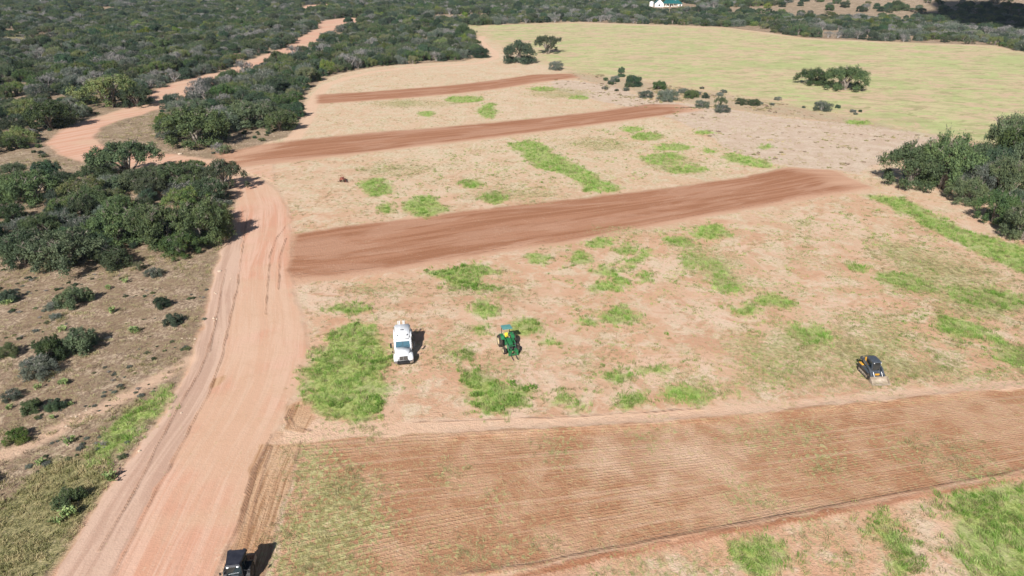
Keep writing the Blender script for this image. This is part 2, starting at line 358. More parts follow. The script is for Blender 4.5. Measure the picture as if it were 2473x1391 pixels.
    ff = g.mix(g.math('MULTIPLY', g.ramp(g.noise(g.mapv(pos, (0.6, 1, 1)), 0.16, 5, 0.8, 0.6), 0.55, 0.61), 0.65), ff, (0.24, 0.25, 0.10))
    ff = g.mix(g.math('MULTIPLY', g.ramp(g.noise(g.mapv(pos, (0.7, 1, 1)), 0.20, 5, 0.8, 0.8), 0.50, 0.57), 0.7), ff, (0.36, 0.34, 0.17))
    ff = g.mix(g.math('MULTIPLY', g.ramp(n_tuft, 0.6, 0.75), 0.35), ff, (0.25, 0.24, 0.10))
    col = g.mix(msk(m2[0], 1.0, 0.3), col, ff)
    # green grass standing in patches (ground between the blades)
    gr = g.mix(g.ramp(n_tuft, 0.42, 0.60), (0.165, 0.25, 0.045), (0.33, 0.42, 0.12))
    gr = g.mix(g.math('MULTIPLY', g.ramp(n_mid, 0.5, 0.7), 0.5), gr, (0.40, 0.37, 0.19))
    col = g.mix(g.math('MULTIPLY', msk(m1[2], 1.8, 0.3), 0.85), col, gr)
    # packed dirt road with streaks along the direction of travel
    st = g.noise(g.mapv(ru, (0.035, 0.7, 1)), 1.0, 6, 0.66, 0.6); st2 = g.noise(g.mapv(ru, (0.10, 4.0, 1)), 1.0, 4, 0.7, 0.4)
    rd = g.mix(g.ramp(st, 0.42, 0.58), (0.55, 0.295, 0.200), (0.60, 0.38, 0.28))
    rd = g.mix(g.math('MULTIPLY', g.ramp(st2, 0.50, 0.60), 0.5), rd, (0.47, 0.275, 0.19))
    rd = g.mix(g.math('MULTIPLY', g.ramp(n_big, 0.46, 0.58), 0.55), rd, (0.555, 0.385, 0.265))
    rd = g.mix(g.math('MULTIPLY', g.ramp(n_grit, 0.55, 0.8), 0.25), rd, (0.38, 0.23, 0.14))
    rd = g.mix(g.math('MULTIPLY', g.ramp(n_mid, 0.45, 0.7), 0.25), rd, (0.47, 0.29, 0.18))
    col = g.mix(msk(m1[0], 0.9, 0.35), col, rd)
    sh = g.mix(g.ramp(st, 0.42, 0.58), (0.43, 0.285, 0.215), (0.54, 0.375, 0.285))
    sh = g.mix(g.math('MULTIPLY', g.ramp(n_grit, 0.5, 0.75), 0.4), sh, (0.36, 0.24, 0.18))
    col = g.mix(g.math('MULTIPLY', msk(a2, 0.45), 0.85), col, sh)
    # narrow sandy track
    col = g.mix(g.math('MULTIPLY', msk(a4, 0.5, 0.2), 0.75), col, g.mix(n_fin, (0.60, 0.39, 0.27), (0.66, 0.46, 0.33)))
    # worked soil: graded strips and the furrowed field
    s1 = g.noise(g.mapv(fl, (0.03, 1.1, 1)), 1.0, 5, 0.68, 0.5); s2 = g.noise(g.mapv(fl, (0.04, 0.28, 1)), 1.0, 4, 0.65, 0.5)
    ti = g.mix(g.ramp(s1, 0.42, 0.60), (0.31, 0.142, 0.077), (0.395, 0.200, 0.12))
    ti = g.mix(g.math('MULTIPLY', g.ramp(s2, 0.47, 0.6), 0.6), ti, (0.46, 0.265, 0.175))
    ti = g.mix(g.math('MULTIPLY', g.ramp(n_grit, 0.45, 0.75), 0.35), ti, (0.24, 0.10, 0.055))
    ti = g.mix(g.math('MULTIPLY', g.ramp(g.math('ADD', m4[2], g.math('MULTIPLY', g.math('SUBTRACT', s2, 0.5), 1.2)), 0.25, 0.85), 0.85), ti, (0.545, 0.335, 0.225))
    col = g.mix(msk(m1[1], 0.9, 0.3), col, ti)
    fy = g.n('ShaderNodeSeparateXYZ'); g.put(fy.inputs[0], fl)
    wob = g.math('ADD', fy.outputs[1], g.math('MULTIPLY', g.noise(g.mapv(fl, (0.15, 0.6, 1)), 1.0, 3), 0.5))
    fw = g.math('SINE', g.math('MULTIPLY', wob, 2 * math.pi / 0.43))
    fwm = g.math('MULTIPLY', g.ramp(fw, 0.0, 1.0), g.ramp(g.noise(g.mapv(fl, (0.05, 0.25, 1)), 1.0, 4, 0.7), 0.40, 0.60, 0.25, 1.0))
    fl_c = g.mix(g.ramp(n_mid, 0.42, 0.62), (0.37, 0.19, 0.105), (0.44, 0.255, 0.152))
    fl_c = g.mix(g.math('MULTIPLY', g.ramp(s1, 0.53, 0.60), 0.5), fl_c, (0.54, 0.35, 0.24))
    fl_c = g.mix(g.math('MULTIPLY', g.ramp(g.noise(pos, 0.07, 4, 0.65), 0.48, 0.62), 0.5), fl_c, (0.52, 0.33, 0.215))
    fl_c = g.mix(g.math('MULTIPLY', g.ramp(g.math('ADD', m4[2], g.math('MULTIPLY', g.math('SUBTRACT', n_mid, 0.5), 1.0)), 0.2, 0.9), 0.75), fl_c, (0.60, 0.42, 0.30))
    fl_c = g.mix(g.math('MULTIPLY', g.ramp(n_tuft, 0.49, 0.62), 0.55), fl_c, (0.45, 0.33, 0.175))
    fl_c = g.mix(g.math('MULTIPLY', g.ramp(n_grit, 0.50, 0.68), 0.45), fl_c, (0.26, 0.125, 0.065))
    fl_c = g.mix(g.math('MULTIPLY', fwm, 0.13), fl_c, (0.24, 0.11, 0.06))
    col = g.mix(msk(a3, 0.5), col, fl_c)
    # weeds cut and lying on the furrows
    wd = g.math('MULTIPLY', msk(m4[0], 0), 0.0)
    wv = g.ramp(g.math('ADD', g.math('MULTIPLY', m3[0], 0.55), g.math('MULTIPLY', g.math('SUBTRACT', n_tuft, 0.5), 2.4)), 0.28, 0.70)
    col = g.mix(g.math('MULTIPLY', wv, 0.85), col, g.mix(g.ramp(n_fin, 0.40, 0.62), (0.23, 0.235, 0.085), (0.44, 0.42, 0.20)))
    # churned damp soil, banks and wheel ruts
    ch = g.mix(g.ramp(g.noise(g.mapv(ru, (0.06, 1.8, 1)), 1.0, 4, 0.7), 0.40, 0.62), (0.52, 0.33, 0.20), (0.30, 0.155, 0.075))
    col = g.mix(g.math('MULTIPLY', msk(m3[2], 0.5), 0.85), col, ch)
    tr = g.math('MULTIPLY', g.ramp(g.math('ADD', m3[1], g.math('MULTIPLY', edge, 0.45)), 0.70, 1.02), g.ramp(g.noise(pos, 0.22, 3, 0.6), 0.40, 0.60, 0.45, 1.0))
    col = g.mix(g.math('MULTIPLY', tr, 0.8), col, (0.27, 0.15, 0.095))
    rk = g.n('ShaderNodeTexVoronoi'); g.put(rk.inputs['Vector'], pos); rk.inputs['Scale'].default_value = 2.2
    col = g.mix(g.math('MULTIPLY', g.ramp(rk.outputs['Distance'], 0.28, 0.12), g.ramp(n_mid, 0.5, 0.6, 0.0, 0.35)), col, (0.62, 0.49, 0.36))
    # relief
    loose = g.math('SUBTRACT', 1.0, g.math('MULTIPLY', msk(m1[0], 0.5), 0.72))
    h = g.math('MULTIPLY', g.math('ADD', g.math('MULTIPLY', n_fin, 0.55), g.math('MULTIPLY', n_grit, 0.22)), loose)
    h = g.math('ADD', h, g.math('MULTIPLY', g.math('MULTIPLY', fwm, -0.08), msk(a3, 0.3)))
    h = g.math('ADD', h, g.math('MULTIPLY', tr, -0.3))
    h = g.math('ADD', h, g.math('MULTIPLY', n_tuft, g.math('MULTIPLY', g.math('ADD', m3[0], m1[3] if len(m1) > 3 else 0.0), 0.5)))
    return g.finish(col, 0.95, h, 0.30, 0.9, spec=0.12)

# ------------------------------------------------------------------ the ground sheet and the surfaces lying on it
def mark(o, kind=None, label=None, cat=None, group=None):
    if kind: o['kind'] = kind
    if label: o['label'] = label
    if cat: o['category'] = cat
    if group: o['group'] = group
    return o

rad = [6.0, 14.0, 22.0, 28.0]
while rad[-1] < 900: rad.append(rad[-1] * 1.0060)
while rad[-1] < 5200: rad.append(rad[-1] * 1.05)
rad = np.array(rad)
ang = np.concatenate([np.linspace(-180, -52, 50), np.linspace(-48, 48, 741), np.linspace(52, 180, 50)])
NA, NR = len(ang), len(rad)
AA, RR = np.meshgrid(np.radians(ang), rad)
X = (RR * np.sin(AA)).ravel(); Y = (RR * np.cos(AA)).ravel()
# widen the tiny ring right below the camera into a small flat disc
Z = height(X, Y)
# banks of pushed soil along the furrowed field
for b_ in BERM:
    Z = Z + 0.16 * np.clip(1 - dline(b_, X, Y, 3.0) / 1.3, 0, 1) ** 2 * (0.5 + vnoise(X * 0.9, Y * 0.9, 4))
wx = X + 1.6 * (fbm(X / 3.5, Y / 3.5, 31, 3) - 0.5) * 2; wy = Y + 1.6 * (fbm(X / 3.5, Y / 3.5, 47, 3) - 0.5) * 2
sx = X + 0.5 * (fbm(X / 2.5, Y / 2.5, 61, 3) - 0.5) * 2; sy = Y + 0.5 * (fbm(X / 2.5, Y / 2.5, 67, 3) - 0.5) * 2
def m_(s, w): return np.clip(0.5 + s / (2 * w), 0, 1)
sd_road = union([MAIN_ROAD, UP_ROAD], sx, sy); sd_top = sdf(TOP_ROAD, X, Y)
sd_strip = [sdf(p, sx, sy) for p in STRIP_P]
sd_green = union(GREEN, wx, wy)
K_road = m_(np.maximum(sd_road, sd_top), 1.6)
K_till = np.maximum(np.where(Y > 158, m_(np.maximum.reduce(sd_strip[:3]), 2.6), m_(np.maximum.reduce(sd_strip[:3]), 1.5)), 0.85 * m_(sdf(BAND, sx, sy), 0.6))
K_green = m_(sd_green, 1.3)
sd_open = sdf(OPEN, X, Y)
sd_bend = sdf(BEND_OPEN, X, Y); sd_nw = sdf(NW_CLEAR, X, Y)
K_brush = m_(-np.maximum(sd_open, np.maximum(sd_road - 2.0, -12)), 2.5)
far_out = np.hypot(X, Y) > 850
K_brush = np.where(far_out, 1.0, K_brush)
K_field = m_(sdf(FAR_FIELD, wx, wy, 30.0), 13.0); K_nw = m_(sd_nw, 2.0)
K_pale = m_(np.maximum(sdf(PALE, wx, wy), union(HILL_CLEAR, X, Y)), 4.0)
K_straw = np.clip(m_(sd_open, 3) * (0.25 + 0.9 * smooth(95, 190, Y) * (1 - K_field)) * (0.5 + fbm(X / 22, Y / 22, 21, 3)), 0, 1)
K_straw = np.maximum(K_straw, np.maximum(m_(sdf(STRAW_SW, X, Y), 2), np.maximum(0.6 * m_(sd_bend, 2), 0.7 * K_nw)))
K_straw *= 1 - 0.8 * K_pale
K_shoulder = m_(sdf(SHOULDER, sx, sy), 0.6)
K_weedy = np.clip(m_(union(WEEDY, wx, wy), 3.5) * (0.55 + 0.9 * fbm(X / 9, Y / 6, 93, 3)) + 0.35 * m_(sdf(WEEDY[0], wx, wy), 2.5), 0, 1.2)
dt = np.full(X.shape, 4.0)
for t_ in TRACKS: dt = np.minimum(dt, dline(t_, sx * 0.35 + X * 0.65, sy * 0.35 + Y * 0.65))
K_track = np.clip(1 - dt / 1.0, 0, 1)
K_churn = np.maximum(m_(sdf(CHURN, sx, sy), 0.8), 0.9 * m_(sdf(P([(690, 985), (735, 960), (760, 1010), (740, 1045), (690, 1035)]), sx, sy), 0.8))
K_churn = np.maximum(K_churn, 0.75 * m_(sdf(P([(512, 915), (560, 898), (555, 918), (520, 940), (500, 945)]), sx, sy), 0.6))
K_furrow = m_(sd_strip[3], 0.9)
K_olive = np.maximum(m_(sdf(OLIVE_SW, wx, wy), 2.5), 0.62 * K_nw)
K_grey = m_(sdf(GREY_DRY, wx, wy), 3.0)
K_slope = 0.75 * m_(sdf(P([(1560, 560), (1900, 540), (2200, 560), (2473, 660), (2700, 740), (2700, 900), (2473, 915), (2000, 940), (1700, 950), (1640, 760)]), wx, wy), 6.0) * smooth(0.38, 0.68, fbm(X / 5, Y / 4, 19, 5))
K_light = np.zeros(X.shape)
loop = P(PATH_LOOP); K_path = m_(1.9 - dline(loop, sx, sy, 6.0), 1.1)
for (tp, bt), s_ in zip(STRIPS, sd_strip):   # a paler graded lane along the lower edge of each strip, fading out to the right
    K_light = np.maximum(K_light, np.clip(1.0 - dline(P(bt), X, Y, 12.0) / 3.6, 0, 1) * 1.0)
e_ = P([(2020, 430), (2112, 455)])
K_light = np.maximum(K_light, smooth(2.0, 22.0, X - 52.0 + 0.35 * (Y - 140) + 6 * (fbm(X / 9, Y / 5, 3, 3) - .5)) * (np.abs(Y - 150) < 35) * 0.7)
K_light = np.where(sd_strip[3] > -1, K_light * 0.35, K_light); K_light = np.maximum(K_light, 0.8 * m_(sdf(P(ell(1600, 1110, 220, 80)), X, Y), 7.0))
K_light = np.maximum(K_light, smooth(40, 60, X) * (np.abs(Y - 215) < 30) * 0.8)
K_light = np.maximum(K_light, smooth(-44, -66, X) * (np.abs(Y - 165) < 20) * 0.55)
K_head = m_(sdf(HEADLAND, sx, sy), 0.9); K_path = np.maximum(K_path, K_head)
K_path = np.maximum(K_path, 0.8 * m_(1.5 - dline(SW_TRACK, sx, sy, 6.0), 1.3) * (0.6 + 0.6 * fbm(X / 3, Y / 3, 40, 3)))
# coordinates along and across the worked strips
FU, FV = np.copy(X), np.copy(Y)
bestd = np.full(X.shape, -11.9)
for k, (tp, bt) in enumerate(STRIPS):
    a = P(tp); b = P(bt)
    d = (a[-1] - a[0]); d = d / np.hypot(*d)
    u = X * d[0] + Y * d[1]
    def prof(q):
        qu = q @ d; qv = q @ np.array([-d[1], d[0]]); o = np.argsort(qu); return np.interp(u, qu[o], qv[o])
    v = -X * d[1] + Y * d[0]; vt, vb = prof(a), prof(b); wdt = 12.0 if k < 3 else 19.0
    s = sd_strip[k] > bestd
    FU = np.where(s, u, FU); FV = np.where(s, (v - vb) / np.maximum(vt - vb, 2.0) * wdt + 40 * k, FV); bestd = np.maximum(bestd, sd_strip[k])
RU, RV = road_uv(X, Y)
onup = sdf(UP_ROAD, X, Y) > sdf(MAIN_ROAD, X, Y)
RU = np.where(onup, Y * 0.8 + X * 0.6, RU); RV = np.where(onup, X * 0.8 - Y * 0.6, RV)

idx = np.arange(NA * NR).reshape(NR, NA)
FACES = np.stack([idx[:-1, :-1], idx[:-1, 1:], idx[1:, 1:], idx[1:, :-1]], -1).reshape(-1, 4)[:, ::-1]
K_weedy = np.maximum(K_weedy, 0.85 * K_slope)
ATTR = {'m1': np.stack([K_road, K_till, K_green, K_brush], 1), 'm2': np.stack([K_field, K_pale, K_straw, K_shoulder], 1),
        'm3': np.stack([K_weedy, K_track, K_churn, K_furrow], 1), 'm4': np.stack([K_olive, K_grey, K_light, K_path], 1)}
M_GROUND = ground_material()

def sheet(name, sel=None, lift=0.0, center=False):
    f = FACES if sel is None else FACES[sel]
    used, inv = np.unique(f, return_inverse=True)
    f2 = inv.reshape(f.shape)
    co = np.stack([X, Y, Z + lift], 1)[used]
    me = bpy.data.meshes.new(name)
    nv = len(co); nf = len(f2)
    extra = 1 if center else 0
    tri = []
    if center:
        ring = idx[0]
        tri = [(nv, int(np.searchsorted(used, ring[i])), int(np.searchsorted(used, ring[i + 1]))) for i in range(NA - 1)]
        co = np.vstack([co, [[0, 0, 0]]])
    me.vertices.add(nv + extra); me.vertices.foreach_set('co', co.ravel().astype(np.float32))
    loops = np.concatenate([f2.ravel(), np.array([(t[0], t[2], t[1]) for t in tri], int).ravel()]).astype(np.int32) if center else f2.ravel().astype(np.int32)
    tot = np.concatenate([np.full(nf, 4), np.full(len(tri), 3)]).astype(np.int32)
    me.loops.add(len(loops)); me.loops.foreach_set('vertex_index', loops)
    me.polygons.add(len(tot)); me.polygons.foreach_set('loop_start', np.concatenate([[0], np.cumsum(tot)[:-1]]).astype(np.int32)); me.polygons.foreach_set('loop_total', tot)
    for k, a in ATTR.items():
        d = np.vstack([a[used], np.zeros((extra, 4))])
        me.attributes.new(k, 'FLOAT_COLOR', 'POINT').data.foreach_set('color', d.ravel().astype(np.float32))
    for k, (p, q) in {'flow': (FU, FV), 'roadcoord': (RU, RV)}.items():
        d = np.vstack([np.stack([p, q, np.zeros_like(p)], 1)[used], np.zeros((extra, 3))])
        me.attributes.new(k, 'FLOAT_VECTOR', 'POINT').data.foreach_set('vector', d.ravel().astype(np.float32))
    me.update(); me.validate()
    me.polygons.foreach_set('use_smooth', np.ones(len(me.polygons), bool))
    me.materials.append(M_GROUND)
    o = bpy.data.objects.new(name, me); COL.objects.link(o)
    o['kind'] = 'structure'
    return o
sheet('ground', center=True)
fc = lambda a: a[FACES].mean(1)
fr = fc(np.maximum(sd_road, sd_top))
o = sheet('dirt_road', fc(sd_road) > 0, 0.004); mark(o, label='pink packed dirt road running up the left side and curving into the brush', cat='road')
o = sheet('distant_road', fc(sd_top) > 0, 0.004); mark(o, label='pink stretch of dirt road far off among the trees at the top', cat='road')
taken = fc(sd_road) > 0
for k, lb in enumerate(['short rust brown graded strip, farthest of the three', 'middle brown graded strip joining the road bend', 'wide brown graded strip, nearest of the three graded strips']):
    sel = (fc(sd_strip[k]) > 0) & ~taken; taken |= sel
    mark(sheet('graded_strip', sel, 0.004), label=lb, cat='strip', group='graded soil strips')
sel = (fc(sd_strip[3]) > 0) & ~taken; taken |= sel
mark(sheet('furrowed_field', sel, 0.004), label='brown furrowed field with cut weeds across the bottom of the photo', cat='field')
sel = (fc(K_path) > 0.6) & ~taken & (fc(X) > -150)
mark(sheet('sandy_track', sel, 0.004), label='pale sandy wheel track curving round the far strip and along the furrowed field', cat='track')
sel = (fc(sdf(FAR_FIELD, X, Y)) > 0) & ~taken
mark(sheet('hay_field', sel, 0.004), label='large yellow green hay field below the far tree line', cat='field')

# ------------------------------------------------------------------ trees and shrubs
class MB:
    """collects shapes into one mesh"""
    def __init__(s): s.v = []; s.f = []; s.mi = []; s.cur = 0
    def add(s, vs, fs, m=None):
        b = len(s.v); s.v += [tuple(v) for v in vs]; s.f += [tuple(b + i for i in f) for f in fs]; s.mi += [s.cur if m is None else m] * len(fs)
    def box(s, c, size, rot=(0, 0, 0), top=(1, 1), shift=(0, 0), m=None):
        """box by centre and size; top = scale of the upper face, shift = its offset"""
        M = Euler(rot).to_matrix(); hx, hy, hz = size[0] / 2, size[1] / 2, size[2] / 2
        vs = []
        for z, (kx, ky), (ox, oy) in ((-hz, (1, 1), (0, 0)), (hz, top, shift)):
            for a, b in ((-1, -1), (1, -1), (1, 1), (-1, 1)):
                vs.append(M @ Vector((a * hx * kx + ox, b * hy * ky + oy, z)) + Vector(c))
        s.add(vs, [(3, 2, 1, 0), (4, 5, 6, 7), (0, 1, 5, 4), (1, 2, 6, 5), (2, 3, 7, 6), (3, 0, 4, 7)], m)
    def tube(s, pts, rads, n=6, m=None, cap=True):
        pts = [Vector(p) for p in pts]; rings = []
        vs = []; fs = []
        for i, p in enumerate(pts):
            d = (pts[min(i + 1, len(pts) - 1)] - pts[max(i - 1, 0)]).normalized()
            a = d.cross(Vector((0, 0, 1)));
            if a.length < 1e-3: a = Vector((1, 0, 0))
            a.normalize(); b = d.cross(a); r = rads[i] if isinstance(rads, (list, tuple)) else rads
            for k in range(n):
                t = 2 * math.pi * k / n; vs.append(p + (a * math.cos(t) + b * math.sin(t)) * r)
        for i in range(len(pts) - 1):
            for k in range(n): fs.append((i * n + k, i * n + (k + 1) % n, (i + 1) * n + (k + 1) % n, (i + 1) * n + k))
        if cap: fs.append(tuple(range(n))[::-1]); fs.append(tuple((len(pts) - 1) * n + k for k in range(n)))
        s.add(vs, fs, m)
    def cyl(s, c, r, w, axis='X', n=20, r2=None, m=None):
        """closed cylinder about an axis through c; r2 < r gives a tyre-like shoulder"""
        d = Vector({'X': (1, 0, 0), 'Y': (0, 1, 0), 'Z': (0, 0, 1)}[axis]); c = Vector(c); r2 = r2 or r
        s.tube([c - d * w / 2, c - d * w * 0.36, c + d * w * 0.36, c + d * w / 2], [r2, r, r, r2], n, m)
    def prism(s, prof, x0, x1, axis='X', m=None):
        """profile (two coordinates) pushed along an axis"""
        n = len(prof)
        if axis == 'X': vs = [(x0, a, b) for a, b in prof] + [(x1, a, b) for a, b in prof]
        else: vs = [(a, x0, b) for a, b in prof] + [(a, x1, b) for a, b in prof]
        fs = [tuple(range(n))[::-1], tuple(range(n, 2 * n))] + [(i, (i + 1) % n, n + (i + 1) % n, n + i) for i in range(n)]
        s.add(vs, fs, m)
    def hexa(s, a, b, m=None):
        """two quads joined: a = four points, b = four points"""
        s.add(list(a) + list(b), [(3, 2, 1, 0), (4, 5, 6, 7), (0, 1, 5, 4), (1, 2, 6, 5), (2, 3, 7, 6), (3, 0, 4, 7)], m)
    def mesh(s, name, mats, bevel=0.0, smooth=False):
        me = bpy.data.meshes.new(name); me.from_pydata(s.v, [], s.f)
        for m in (mats if isinstance(mats, (list, tuple)) else [mats]): me.materials.append(m)
        if any(s.mi): me.polygons.foreach_set('material_index', s.mi)
        import bmesh
        bm = bmesh.new(); bm.from_mesh(me); bmesh.ops.recalc_face_normals(bm, faces=bm.faces)
        if bevel:
            es = [e for e in bm.edges if len(e.link_faces) == 2 and e.calc_face_angle(0) > 0.5]
            bmesh.ops.bevel(bm, geom=es, offset=bevel, segments=2, affect='EDGES', clamp_overlap=True)
        bm.to_mesh(me); bm.free()
        if smooth: me.polygons.foreach_set('use_smooth', [True] * len(me.polygons))
        me.update(); return me
    def obj(s, name, mats, parent=None, bevel=0.0, smooth=False):
        o = bpy.data.objects.new(name, s.mesh(name, mats, bevel, smooth)); COL.objects.link(o)
        if parent: o.parent = parent
        return o

def leaf_material(name, dark, light, warm, transl=0.14):
    g = NT(name)
    pos = g.n('ShaderNodeNewGeometry').outputs['Position']
    rnd = g.n('ShaderNodeObjectInfo').outputs['Random']
    f = g.attr('leaf').outputs['Fac']
    c = g.mix(f, dark, light)
    c = g.mix(g.ramp(g.noise(pos, 0.55, 3, 0.6), 0.40, 0.66), c, warm)
    hs = g.n('ShaderNodeHueSaturation'); g.put(hs.inputs['Color'], c)
    g.put(hs.inputs['Hue'], g.math('ADD', 0.475, g.math('MULTIPLY', rnd, 0.045)))
    g.put(hs.inputs['Value'], g.math('ADD', 0.68, g.math('MULTIPLY', g.math('FRACT', g.math('MULTIPLY', rnd, 7.31)), 0.75)))
    g.put(hs.inputs['Saturation'], g.math('ADD', 0.75, g.math('MULTIPLY', g.math('FRACT', g.math('MULTIPLY', rnd, 3.17)), 0.4)))
    return g.finish(hs.outputs[0], 0.62, spec=0.25, transl=transl)
def plain(name, c1, c2=None, rough=0.8, scale=4.0, bump=0.0, metal=0.0, spec=0.3, coat=0.0, detail=4):
    g = NT(name); tc = g.n('ShaderNodeTexCoord').outputs['Object']
    n = g.noise(tc, scale, detail, 0.62)
    c = g.mix(g.ramp(n, 0.38, 0.68), c1, c2 or c1)
    return g.finish(c, rough, n if bump else None, bump or 0.1, 0.6, metal, spec, 0.0, coat)
M_BARK = plain('grey_bark', (0.16, 0.125, 0.10), (0.34, 0.30, 0.26), 0.9, 9, 0.03)
M_DEAD = plain('dead_wood', (0.30, 0.27, 0.25), (0.50, 0.47, 0.44), 0.9, 7)
LEAF = {
    'oak': leaf_material('live_oak_leaves', (0.029, 0.054, 0.021), (0.108, 0.155, 0.071), (0.102, 0.140, 0.053)),
    'juniper': leaf_material('juniper_leaves', (0.022, 0.046, 0.029), (0.081, 0.120, 0.075), (0.067, 0.112, 0.054)),
    'mesquite': leaf_material('mesquite_leaves', (0.053, 0.089, 0.030), (0.154, 0.197, 0.077), (0.189, 0.197, 0.077)),
    'brush': leaf_material('greygreen_leaves', (0.057, 0.079, 0.062), (0.164, 0.192, 0.153), (0.128, 0.155, 0.100)),
    'bright': leaf_material('bright_leaves', (0.072, 0.129, 0.026), (0.154, 0.224, 0.050), (0.195, 0.208, 0.059)),
    'bare': leaf_material('thin_grey_leaves', (0.112, 0.114, 0.112), (0.220, 0.213, 0.224), (0.154, 0.166, 0.123)),
}

def leaf_mesh(name, seed, lobes, n_leaf, size, mat, floor=0.06, shell=0.35, up=0.35):
    """a crown of leaf sprays spread over many uneven lobes; unit radius, unit height"""
    rg = np.random.default_rng(seed)
    L = np.array(lobes)                                    # x y z r
    w = L[:, 3] ** 2; w = w / w.sum()
    k = rg.choice(len(L), n_leaf, p=w)
    d = rg.normal(size=(n_leaf, 3)); d /= np.linalg.norm(d, axis=1)[:, None]
    d[:, 2] = np.where((d[:, 2] < -0.35) & (rg.random(n_leaf) < 0.7), -d[:, 2], d[:, 2])
    rr = L[k, 3] * (1.02 - shell * rg.random(n_leaf) ** 1.3 + 0.22 * rg.normal(size=n_leaf) * (rg.random(n_leaf) < 0.5))
    # sub-clumps: pull leaves toward random directions on each lobe so that gaps open between them
    cl = rg.normal(size=(len(L), 9, 3)); cl /= np.linalg.norm(cl, axis=2)[:, :, None]
    near = cl[k]; dots = (near * d[:, None, :]).sum(2); best = near[np.arange(n_leaf), dots.argmax(1)]
    d = d * 0.80 + best * 0.32 ; d /= np.linalg.norm(d, axis=1)[:, None]
    c = L[k, :3] + d * rr[:, None]
    c[:, 2] = np.maximum(c[:, 2], floor + 0.03 * rg.random(n_leaf))
    nrm = d + 1.0 * rg.normal(size=(n_leaf, 3)) + np.array([0, 0, up]); nrm /= np.linalg.norm(nrm, axis=1)[:, None]
    t = np.cross(nrm, rg.normal(size=(n_leaf, 3))); t /= np.linalg.norm(t, axis=1)[:, None]
    b = np.cross(nrm, t)
    s = size * (0.55 + 0.9 * rg.random(n_leaf))[:, None]
    asp = (0.45 + 0.5 * rg.random(n_leaf))[:, None]
    bend = nrm * s * 0.35
    v = np.stack([c - t * s, c + b * s * asp + bend, c + t * s * 1.1, c - b * s * asp * 0.8 + bend * 0.6], 1).reshape(-1, 3)
    me = bpy.data.meshes.new(name)
    me.vertices.add(len(v)); me.vertices.foreach_set('co', v.ravel().astype(np.float32))
    q = np.arange(n_leaf) * 4
    tri = np.stack([q, q + 1, q + 2, q, q + 2, q + 3], 1).reshape(-1).astype(np.int32)
    me.loops.add(len(tri)); me.loops.foreach_set('vertex_index', tri)
    nf = n_leaf * 2
    me.polygons.add(nf); me.polygons.foreach_set('loop_start', (np.arange(nf) * 3).astype(np.int32)); me.polygons.foreach_set('loop_total', np.full(nf, 3, np.int32))
    lv = np.clip(0.5 + 0.28 * rg.normal(size=n_leaf) + 0.25 * (rg.random((len(L), 9))[k, dots.argmax(1)] - 0.5) * 2, 0, 1)
    me.attributes.new('leaf', 'FLOAT', 'POINT').data.foreach_set('value', np.repeat(lv, 4).astype(np.float32))
    me.update(); me.validate(); me.materials.append(mat)
    return me

def dome_lobes(seed, n, zc, rz, rl, spread=0.72, low=0.0):
    rd = random.Random(seed); out = []
    for i in range(n):
        a = i * 2.39996 + rd.uniform(-0.5, 0.5); q = math.sqrt((i + 0.5) / n) * spread * rd.uniform(0.85, 1.12)
        x, y = q * math.cos(a), q * math.sin(a)
        z = zc + rz * math.sqrt(max(0.0, 1 - (q / 1.02) ** 2)) * rd.uniform(0.62, 1.05) - rl * 0.6
        out.append((x, y, z, rl * rd.uniform(0.72, 1.25)))
        if rd.random() < low: out.append((x * 1.08, y * 1.08, max(0.12, zc * rd.uniform(0.3, 0.8)), rl * rd.uniform(0.7, 1.0)))
    return out

def trunk_mesh(name, seed, lobes, mat, n_stem=3, r0=0.045, bare=0):
    rd = random.Random(seed); mb = MB()
    for i, (x, y, z, r) in enumerate(sorted(lobes, key=lambda l: -l[2])[:(14 if bare else 9)]):
        s = i % n_stem; a = s * 2 * math.pi / n_stem + 0.5
        b = (0.07 * math.cos(a), 0.07 * math.sin(a), -0.02)
        f = (0.10 * math.cos(a) + x * 0.18 + rd.uniform(-.04, .04), 0.10 * math.sin(a) + y * 0.18 + rd.uniform(-.04, .04), z * 0.38)
        g_ = (x * 0.6 + rd.uniform(-.06, .06), y * 0.6 + rd.uniform(-.06, .06), z * 0.72)
        e = (x * 1.02, y * 1.02, z + r * 0.55)
        mb.tube([b, f, g_, e], [r0, r0 * 0.72, r0 * 0.42, r0 * 0.1], 5)
        for _ in range(2 + bare):
            q = Vector(g_).lerp(Vector(e), rd.random()); dd = Vector((rd.uniform(-1, 1), rd.uniform(-1, 1), rd.uniform(0.1, 1))).normalized() * r * rd.uniform(0.9, 1.5)
            m_ = q + dd * 0.55 + Vector((rd.uniform(-.05, .05), rd.uniform(-.05, .05), 0))
            mb.tube([q, m_, q + dd], [r0 * 0.28, r0 * 0.16, r0 * 0.05], 3, cap=False)
            if bare:
                for _k in range(3):
                    d2 = Vector((rd.uniform(-1, 1), rd.uniform(-1, 1), rd.uniform(0, 1))).normalized() * r * 0.6
                    mb.tube([m_, m_ + d2 * 0.5, m_ + d2], [r0 * 0.13, r0 * 0.09, r0 * 0.04], 3, cap=False)
    return mb.mesh(name, mat)

